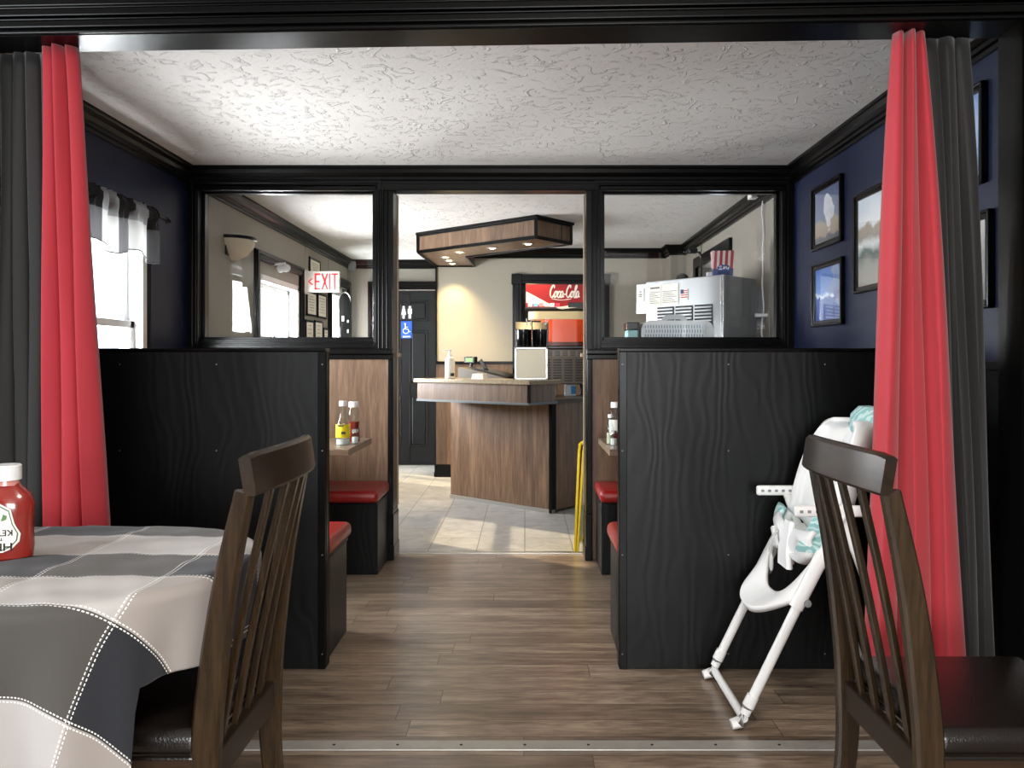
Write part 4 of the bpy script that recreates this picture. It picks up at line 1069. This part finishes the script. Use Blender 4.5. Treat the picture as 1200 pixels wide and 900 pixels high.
t = NT('orange_slush'); t.P(color=t.mix(t.noise(t.co('Object'), 5, 3), lin('#d63a12'), lin('#f0601c')), rough=.3, em=lin('#f24a12'), ems=.12)
bm = B(); prism(bm, rr(.2, .14, .095, 8), .47, .665, M=Matrix.Translation((.055, .03, 0)), bev=.01); obj('slush', bm, t.m, ma, True, 'orange red frozen drink')
bm = B(); prism(bm, rr(.2, .14, .095, 8), .438, .47, M=Matrix.Translation((.055, .03, 0))); obj('tank_foot', bm, plain('dark_red_foot', '#6a2418', .4), ma, True)
bm = B(); prism(bm, rr(.258, .14, .095, 8), .668, .735, M=Matrix.Translation((0, .03, 0))); obj('foam', bm, emit('pale_lit_foam', '#d8c498', .15), ma, True)
hd_ = obj('header_sign', box(B(), (-.285, -.02, .76), (.36, .16, .985), .006), M['black_plastic'], ma)
obj('sign_face', box(B(), (-.28, -.024, .775), (.355, -.018, .975)), emit('lit_red_sign', '#8f1218', .25), hd_)
WL_ = emit('lit_white_print', '#d8d2ca', .25)
bm = B()
def ribbon(bm, top, bot, y):
    n_ = len(top); t_ = bmesh.new(); a = [t_.verts.new((p[0], y, p[1])) for p in top]; b = [t_.verts.new((p[0], y, p[1])) for p in bot]
    for i in range(n_-1): t_.faces.new((a[i], a[i+1], b[i+1], b[i]))
    merge(bm, t_)
xs_ = [-.278+.63*i/20 for i in range(21)]
ribbon(bm, [(x, .915-.16*min(1, (x+.278)/.3)+.04*max(0, (x-.02)/.3)) for x in xs_], [(x, .815-.035*min(1, (x+.278)/.2)+.045*max(0, (x-.02)/.3)) for x in xs_], -.0255)
obj('wave_band', bm, WL_, hd_)
bm = B(); random.seed(4)
for k in range(6):
    q = B(); box(q, (-.262+.048*k, -.0275, .782), (-.262+.048*k+.038, -.0255, .812)); obj('flavour_tag', q, emit('flavour_%d' % k, ['#e8e0d0', '#6fa6cc', '#d87f8a', '#e4d8ce', '#efe9df', '#c8384a'][k], .4), hd_)
obj('dark_slot', box(B(), (.09, -.029, .775), (.24, -.024, .818), .002), M['black_plastic'], hd_)
# flowing script lettering, drawn as brush strokes
SCR = {
 'C': [[(.62, .78), (.58, .98), (.34, .98), (.1, .62), (.08, .25), (.3, .02), (.55, .1), (.72, .3)]],
 'o': [[(.42, .5), (.2, .5), (.06, .22), (.2, .02), (.42, .12), (.44, .38), (.38, .5), (.58, .46)]],
 'c': [[(.46, .42), (.34, .52), (.12, .34), (.1, .1), (.28, .0), (.52, .16)]],
 'a': [[(.44, .46), (.24, .52), (.06, .26), (.14, .02), (.32, .08), (.46, .42), (.44, .08), (.62, .12)]],
 '-': [[(.05, .26), (.3, .28)]],
 'l': [[(.1, .2), (.4, .8), (.36, 1.02), (.2, .8), (.16, .1), (.3, .0), (.46, .14)]],
}
bm = B(); x = 0; adv = {'C': .66, 'o': .5, 'c': .48, 'a': .58, '-': .34, 'l': .38}
k_ = .105; ox, oz = -.075, .86
for chh in 'Coca-Cola':
    for st_ in SCR[chh]:
        pts = smooth_pts([(ox+(x+px+.2*pz)*k_*.53, -.03, oz+pz*k_) for px, pz in st_], 4)
        sweep(bm, pts, lambda i, t: [(-.002, -(.0035+.0035*abs(math.sin(t*5)))), (.002, -(.0035+.0035*abs(math.sin(t*5)))), (.002, .0035+.0035*abs(math.sin(t*5))), (-.002, .0035+.0035*abs(math.sin(t*5)))], up=(.3, 0, .95))
    x += adv[chh]
tube(bm, smooth_pts([(ox+.02, -.03, oz-.01), (ox+.1, -.03, oz-.022), (ox+.19, -.03, oz-.012)], 4), .003, 6)
obj('script_lettering', bm, WL_, hd_)
yb_ = thing('snack_box', 'pale yellow printed box under the drink machine', 'box', (.2, 6.76, .912), -.1)
obj('carton', box(B(), (-.08, -.05, 0), (.08, .05, .1), .003), plain('pale_yellow_card', '#f6efb4', .7), yb_)
obj('print', box(B(), (-.06, -.052, .03), (.06, -.049, .045)), plain('soft_olive_print', '#b9aa4a', .7), yb_)
bb_ = thing('snack_box', 'blue and white box under the right side of drink machine', 'box', (.40, 6.78, .912), .1)
obj('carton', box(B(), (-.045, -.05, 0), (.045, .05, .1), .003), plain('white_card', '#e6ecf0', .7), bb_)
obj('print', box(B(), (.0, -.052, .015), (.044, -.049, .085)), plain('cyan_print', '#3a9ad6', .6), bb_)

# ------------------------------------------------------------------ ice machine corner
ang = math.atan2(5.1-5.59, 1.32-.88)
im = thing('ice_machine', 'stainless steel ice machine with louvred front in the lobby corner', 'ice machine', (1.32, 5.1, 0), ang)
# local: front face on y = 0, x from -.655 to 0, body to y = +.40
bm = B(); box(bm, (-.655, 0, 1.12), (0, .40, 1.79), .006); obj('cabinet', bm, M['steel'], im)
obj('bin', box(B(), (-.655, .0, .02), (0, .40, 1.11), .01), M['steel'], im)
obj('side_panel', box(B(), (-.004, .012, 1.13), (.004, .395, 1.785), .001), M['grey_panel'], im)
obj('corner_strip', box(B(), (-.02, -.005, 1.12), (.003, .008, 1.79), .002), plain('bright_steel_strip', '#e2e4e4', .25, .8), im)
bm = B()
for k in range(3):
    x0 = -.545+.16*k
    box(bm, (x0-.006, -.003, 1.17), (x0+.141, .001, 1.60))
lv = obj('louvre_panel', bm, plain('dark_vent', '#1f1f20', .6), im)
for k in range(3):
    x0 = -.545+.16*k; bm = B()
    for r in range(18): box(bm, (x0, -.012, 1.185+.023*r), (x0+.135, -.002, 1.196+.023*r), .002, Matrix.Identity(4))
    obj('louvre', bm, M['steel'], lv)
bm = B(); box(bm, (-.755, .01, 1.56), (-.66, .2, 1.78), .004); jb = obj('junction_box', bm, M['steel'], im)
obj('placard', box(B(), (-.745, .006, 1.65), (-.68, .012, 1.745)), M['paper'], jb)
bm = B()
for z, w in ((1.72, .02), (1.70, .03), (1.685, .025)): box(bm, (-.712-w/2, .004, z), (-.712+w/2, .007, z+.006))
obj('placard_print', bm, M['ink'], jb)
for k, (xa, xb_) in enumerate(((-.63, -.515), (-.512, -.365))):
    p_ = obj('placard', box(B(), (xa, -.005, 1.615-.0*k), (xb_, .001, 1.76), .001), M['paper'], im)
    bm = B()
    if k == 0: 
        for i in range(5): box(bm, (xa+.02+.017*i, -.007, 1.735), (xa+.033+.017*i, -.0045, 1.745))
    for r in range(7): box(bm, (xa+.012, -.0065, 1.63+.013*r), (xb_-.012-.02*((r*7) % 3), -.0045, 1.633+.013*r))
    obj('placard_print', bm, M['ink'], p_)
f_ = obj('flag_sticker', box(B(), (-.345, -.005, 1.64), (-.285, .001, 1.715), .001), M['paper'], im)
bm = B()
for r in range(4): box(bm, (-.343, -.0065, 1.655+.015*r), (-.287, -.0045, 1.6625+.015*r))
obj('stripes', bm, plain('flag_red', '#b5283a', .6), f_); obj('canton', box(B(), (-.343, -.0075, 1.683), (-.318, -.005, 1.713)), plain('flag_blue', '#27325f', .6), f_)
# things on the ice machine
top = 1.79
def on_ice(lx_, ly_): c_, s_ = math.cos(ang), math.sin(ang); return (1.32+lx_*c_-ly_*s_, 5.1+lx_*s_+ly_*c_, top)
pb = thing('popcorn_box', 'red and white striped popcorn box on top of the ice machine', 'box', on_ice(-.075, .1), -.1)
def taper(bm, w0, d0, w1, d1, z0, z1):
    t_ = bmesh.new(); a = [t_.verts.new((sx*w0, sy*d0, z0)) for sx, sy in ((-1, -1), (1, -1), (1, 1), (-1, 1))]; b = [t_.verts.new((sx*w1, sy*d1, z1)) for sx, sy in ((-1, -1), (1, -1), (1, 1), (-1, 1))]
    t_.faces.new(a[::-1]); [t_.faces.new((a[i], a[(i+1) % 4], b[(i+1) % 4], b[i])) for i in range(4)]; merge(bm, t_)
t = NT('red_white_stripes'); x, y, z = t.sep(t.co('Object'))
fr = t.math('FRACT', t.math('DIVIDE', t.math('ADD', x, t.math('ADD', y, 1.0)), .036)); t.P(color=t.mix(t.math('LESS_THAN', fr, .52), lin('#e6e0dc'), lin('#b51e2c')), rough=.5)
bm = B(); taper(bm, .066, .036, .074, .042, .045, .17); o = obj('carton', bm, t.m, pb); md = o.modifiers.new('t', 'SOLIDIFY'); md.thickness = .002
bm = B(); taper(bm, .0635, .034, .0665, .0365, 0, .05); obj('blue_foot', bm, plain('carton_navy', '#22356e', .5), pb)
bm = B(); prism(bm, [(.045*math.cos(q*PI/10)*(1+.12*math.cos(q*2.1)), .024*math.sin(q*PI/10)*(1+.2*math.sin(q*3.3))) for q in range(20)], 0, .002, M=facing(.004, -.0385, .052)); em_ = obj('emblem', bm, plain('emblem_blue', '#2f4f9c', .5), pb)
bm = B(); tube(bm, smooth_pts([(-.03, -.0415, .058), (-.015, -.0415, .068), (-.018, -.0415, .05), (-.032, -.0415, .044), (-.005, -.0415, .046), (.004, -.0415, .064), (.006, -.0415, .046), (.018, -.0415, .064), (.022, -.0415, .046), (.036, -.0415, .06), (.03, -.0415, .04)], 4), .0032, 6); obj('emblem_script', bm, M['white_plastic'], em_, True)
wb_ = thing('small_carton', 'tiny white carton beside the striped popcorn box', 'box', on_ice(-.165, .08)); obj('carton', box(B(), (-.02, -.015, 0), (.02, .015, .035), .003), M['white_plastic'], wb_)
wc = thing('security_camera', 'small black camera on a bent arm above the ice machine', 'camera', on_ice(-.36, .26))
obj('base', lathe(B(), [(0, .02), (.025, .018), (.03, 0), (0, 0)], (0, 0, 0), 16), M['black_plastic'], wc, True)
obj('arm', tube(B(), smooth_pts([(0, 0, .01), (.0, 0, .12), (-.005, 0, .19), (-.02, 0, .215)], 4), .008, 8), M['black_plastic'], wc, True)
bm = B(); box(bm, (-.1, -.03, .2), (-.03, .02, .235), .008); lathe(bm, [(0, 0), (.013, 0), (.013, .012), (0, .014)], (0, 0, 0), 12, M=Matrix.Translation((-.085, -.03, .217)) @ Matrix.Rotation(PI/2, 4, 'X')); obj('head', bm, M['black_plastic'], wc)
obj('antenna', tube(B(), [(0, 0, .2), (.002, 0, .28)], .003, 6), M['black_plastic'], wc)
hb = thing('black_cap', 'low black dome lying on the ice machine beside the camera', 'cap', on_ice(-.43, .13))
obj('dome', lathe(B(), [(0, .055), (.02, .053), (.04, .035), (.05, .008), (.075, .003), (.075, 0), (0, 0)], (0, 0, 0), 20), M['black_plastic'], hb, True)
# low cabinet carrying the fan, hidden below the window sill
lc = thing('storage_cabinet', 'low black cabinet below the window, in front of the ice machine', 'cabinet', (.955, 5.03, 0))
obj('body', box(B(), (-.32, -.13, 0), (.26, .08, 1.19), .004), M['black_satin'], lc); obj('top', box(B(), (-.335, -.14, 1.19), (.27, .085, 1.215), .003), M['laminate'], lc)
obj('door', box(B(), (-.3, .08, .05), (.24, .092, 1.16), .003), M['black_satin'], lc)
fn = thing('box_fan', 'white box fan with slotted grille in front of the ice machine', 'fan', (.985, 5.0, 1.216))
FM = Matrix.Rotation(PI/2, 4, 'X')
obj('housing', prism(B(), [(x, z+.13) for x, z in rr(.235, .13, .06, 6)], -.075, .06, M=FM, bev=.012), plain('pale_grey_plastic_shell', '#f2f7f9', .4), fn, True)
g_ = obj('grille', prism(B(), [(x-.03, z+.13) for x, z in rr(.195, .108, .045, 6)], .058, .066, M=FM, bev=.003), plain('dark_grille_recess', '#93a3ad', .6), fn)
bm = B()
for r in range(7):
    for c_ in range(22): box(bm, (-.225+.0175*c_+.004*(r % 2), -.075, .035+.029*r), (-.225+.0175*c_+.0105+.004*(r % 2), -.0655, .035+.029*r+.021), .001, Matrix.Shear('XZ', 4, (0, 0)))
    box(bm, (-.225, -.076, .056+.029*r), (.165, -.0655, .064+.029*r))
for x_ in (-.227, .162): box(bm, (x_, -.076, .03), (x_+.006, -.0655, .235))
bm2 = bm; obj('slats', bm2, plain('pale_blue_slats', '#eef6fa', .4), g_)
bm = B(); bar(bm, smooth_pts([(-.085, 0, .255), (-.07, 0, .275), (-.05, 0, .285), (.02, 0, .285), (.045, 0, .275), (.06, 0, .255)], 4), .03, .012, up=(0, 1, 0)); obj('handle', bm, plain('pale_grey_handle', '#cfd6d8', .4), fn, True)
db = thing('storage_bin', 'black topped bin with pale cyan side left of the fan', 'bin', (.70, 5.05, 1.216))
obj('body', box(B(), (-.035, -.09, 0), (.03, .06, .2), .006), plain('pale_cyan_bin', '#a9dce0', .4), db); obj('lid', box(B(), (-.042, -.097, .2), (.035, .065, .25), .006), M['black_plastic'], db)
obj('end_panel', box(B(), (.03, -.09, 0), (.042, .06, .25), .003), M['black_plastic'], db)
tnb = thing('cardboard_box', 'tan carton between the cyan bin and the ice machine', 'box', (.785, 5.1, 1.216)); obj('carton', box(B(), (-.035, -.012, 0), (.04, .02, .245), .003), plain('tan_card', '#9a8a78', .8), tnb)

# cord, adapter and switch on the right lobby wall
Yc = 5.28
cd = obj('hanging_cord', tube(B(), smooth_pts([(XR-.012-.004*math.sin(i*1.9), Yc+.012*math.sin(i*1.3)+.012*i/14, 2.33-.083*i) for i in range(15)], 4), .0055, 8), M['white_plastic'], smooth=True); tag(cd, 'white wavy cord hanging down the wall behind the ice machine', 'cord')
ad = obj('cord_clip', box(B(), (XR-.09, Yc+.02, 2.345), (XR-.02, Yc+.11, 2.385), .008), M['white_plastic']); tag(ad, 'small white plug at the crown moulding above the cord', 'plug')
sw = thing('pipe_stub', 'white pipe stub on the wall right of the hanging cord', 'pipe', (XR, 5.2, 1.525))
obj('stub', tube(B(), [(0, 0, 0), (-.03, 0, 0), (-.09, -.0, 0)], .013, 10), M['white_plastic'], sw, True); obj('plate', box(B(), (-.008, -.035, -.2), (0, .035, .03), .003), M['beige'], sw)

# ------------------------------------------------------------------ left lobby wall
sc = thing('wall_sconce', 'cream half bowl wall sconce with black rim on lobby wall', 'wall lamp', (XL, 5.44, 1.93))
obj('shade', lathe(B(), [(0, -.005), (.04, .0), (.1, .035), (.145, .095), (.155, .14), (.15, .14), (.138, .095), (.095, .04), (0, .005)], (0, 0, 0), 24, a0=-PI/2, a1=PI/2), plain('cream_glass_shade', '#cfc4ad', .4), sc, True)
obj('rim', lathe(B(), [(.148, .135), (.165, .138), (.165, .158), (.148, .16), (.148, .135)], (0, 0, 0), 24, a0=-PI/2, a1=PI/2), M['black_trim'], sc, True)
obj('back_plate', box(B(), (0, -.14, .02), (.008, .14, .135), .003), M['black_trim'], sc)
ex = thing('exit_sign', 'white exit sign with red letters mounted flag-wise on lobby wall', 'exit sign', (XL, 7.16, 1.955))
obj('canopy', box(B(), (0, -.07, -.11), (.035, .07, .115), .006), M['white_plastic'], ex)
bd = obj('sign_body', box(B(), (.03, -.025, -.098), (.345, .025, .098), .006), plain('cream_sign_face', '#dedbd0', .4), ex)
bm = B(); y = -.0262
def stroke(bm, a, b, w):
    a, b = Vector(a), Vector(b); d = (b-a).normalized(); n_ = Vector((-d.y, d.x))*w/2
    prism(bm, [tuple(a+n_), tuple(b+n_), tuple(b-n_), tuple(a-n_)][::-1], 0, .0016, M=facing(0, y, 0))
def letter(x0, strokes, sw=.017):
    for a, b in strokes: stroke(bm, (x0+a[0], a[1]), (x0+b[0], b[1]), sw)
h_ = .076
letter(.125, [((0, -h_), (0, h_)), ((-.008, h_-.008), (.045, h_-.008)), ((-.008, 0), (.04, 0)), ((-.008, -h_+.008), (.045, -h_+.008))])
letter(.187, [((0, -h_), (.05, h_)), ((0, h_), (.05, -h_))])
letter(.257, [((0, -h_), (0, h_))])
letter(.278, [((.026, -h_), (.026, h_)), ((-.004, h_-.008), (.056, h_-.008))])
letter(.062, [((0, 0), (.038, .03)), ((0, 0), (.038, -.03))], .011)
obj('letters', bm, emit('exit_red', '#d8343a', .25), bd, label='red EXIT letters with a left arrow')
el_ = thing('emergency_light', 'twin head white emergency light over the lobby window', 'emergency light', (XL, 6.3, 1.985))
obj('arm', tube(B(), [(0, 0, .02), (.07, 0, .03), (.11, -.02, .03)], .01, 8), M['white_plastic'], el_, True)
for k, (x, z) in enumerate(((.07, -.015), (.115, -.01))):
    bm = lathe(B(), [(0, 0), (.02, .0), (.032, .035), (.032, .045), (.0, .048)], (0, 0, 0), 16, M=Matrix.Translation((x, 0, z)) @ Matrix.Rotation(PI/2, 4, 'X') @ Matrix.Rotation(.3, 4, 'Y'))
    obj('lamp_head', bm, plain('grey_white_lamp', '#b9b9b6', .3), el_, True)
M['faded'] = plain('faded_print', '#8a8378', .8)
DOC = [(7.35, 7.74, 2.02, 2.22, 'topmost framed notice above the exit sign'), (7.26, 7.6, 1.65, 1.89, 'left framed notice just under the exit sign'), (7.64, 7.98, 1.65, 1.9, 'right framed notice just under the exit sign'),
       (7.22, 7.5, 1.3, 1.61, 'lower framed notice nearest the lobby window'), (7.53, 7.83, 1.32, 1.62, 'middle framed notice of the lower row'), (7.86, 8.05, 1.3, 1.56, 'lower framed notice nearest the exit door')]
for i, (a, b, c_, e, lb) in enumerate(DOC):
    t = thing('framed_notice', lb, 'notice', (XL, (a+b)/2, (c_+e)/2), 0, 'framed notices on the lobby wall'); w, h = (b-a)/2, (e-c_)/2; fw = .02
    bm = B()
    for q in ((-w, -h, -w+fw, h), (w-fw, -h, w, h), (-w, -h, w, -h+fw), (-w, h-fw, w, h)): box(bm, (0, q[0], q[1]), (.016, q[2], q[3]), .003)
    obj('frame', bm, M['black_trim'], t); p_ = obj('sheet', box(B(), (.004, -w+.02, -h+.02), (.01, w-.02, h-.02)), M['paper'], t)
    bm = B(); rnd = random.Random(i)
    for r in range(6):
        ww_ = (w-fw)*rnd.uniform(.35, .75); z = h-.05-r*(2*h-.08)/6; box(bm, (.0095, -ww_, z-.003), (.0104, ww_, z+.002))
    obj('print', bm, M['faded'], p_)
# tall arched black board by the exit door
ab = thing('display_board', 'tall black arch-topped board with white stickers beside exit door', 'board', (-2.0, 8.56, 0), .0)
bm = B(); P = [(-.065, 0), (.065, 0), (.065, 1.88)]+[(.065*math.cos(a*PI/12), 1.88+.1*math.sin(a*PI/12)) for a in range(13)]
prism(bm, P, -.03, .03, M=FM); obj('panel', bm, M['black_plastic'], ab)
bm = B(); tube(bm, [(.066*math.cos(a*PI/12), -.031, 1.88+.102*math.sin(a*PI/12)) for a in range(13)]+[(-.066, -.031, 1.88), (-.066, -.031, .1)], .006, 8); obj('edge_trim', bm, M['chrome'], ab, True)
for x, z, w_, h2 in ((-.02, 1.69, .014, .06), (.035, 1.66, .009, .03), (.035, 1.55, .009, .04)): obj('sticker', box(B(), (x-w_, -.0325, z-h2/2), (x+w_, -.0295, z+h2/2)), M['paper'], ab)
obj('latch', box(B(), (-.066, -.05, 1.45), (-.04, -.02, 1.6), .004), M['grey_panel'], ab)

# restroom signs on the door
yd = YE-.022-.007
rs = thing('restroom_sign', 'small black restroom sign with two white figures on dark door', 'sign', (-1.378, yd, 1.79))
obj('plate', box(B(), (-.075, -.005, -.09), (.075, 0, .09), .003), M['black_plastic'], rs)
bm = B()
for x, dress in ((-.036, 1), (.036, 0)):
    prism(bm, [(x+.014*math.cos(q*PI/8), .058+.014*math.sin(q*PI/8)) for q in range(16)], .0, .002, M=facing(0, -.005, 0))
    if dress: prism(bm, [(x-.016, .04), (x+.016, .04), (x+.028, -.03), (x+.012, -.03), (x+.012, -.075), (x-.012, -.075), (x-.012, -.03), (x-.028, -.03)], 0, .002, M=facing(0, -.005, 0))
    else: prism(bm, [(x-.024, .04), (x+.024, .04), (x+.024, -.02), (x+.014, -.02), (x+.014, -.075), (x-.014, -.075), (x-.014, -.02), (x-.024, -.02)], 0, .002, M=facing(0, -.005, 0))
obj('figures', bm, M['white_plastic'], rs)
hs = thing('accessible_sign', 'blue wheelchair access sign on the dark restroom door', 'sign', (-1.38, yd, 1.585))
obj('plate', box(B(), (-.065, -.005, -.1), (.065, 0, .1), .003), plain('sign_blue', '#1f55c0', .45), hs)
bm = B(); yy = -.0065
prism(bm, [(-.017+.011*math.cos(q*PI/8), .066+.011*math.sin(q*PI/8)) for q in range(16)], 0, .002, M=facing(0, -.005, 0))
tube(bm, [(-.014, yy, .052), (-.012, yy, .008), (.018, yy, .006), (.03, yy, -.024), (.046, yy, -.02)], .006, 6); tube(bm, [(-.013, yy, .03), (.016, yy, .03)], .0045, 6)
tube(bm, [(-.008+.032*math.cos(a), yy, -.012+.032*math.sin(a)) for a in [PI*.62+i*(PI*1.28)/14 for i in range(15)]], .0048, 6)
box(bm, (-.045, -.007, -.088), (.045, -.0045, -.074)); obj('symbol', bm, M['white_plastic'], hs)
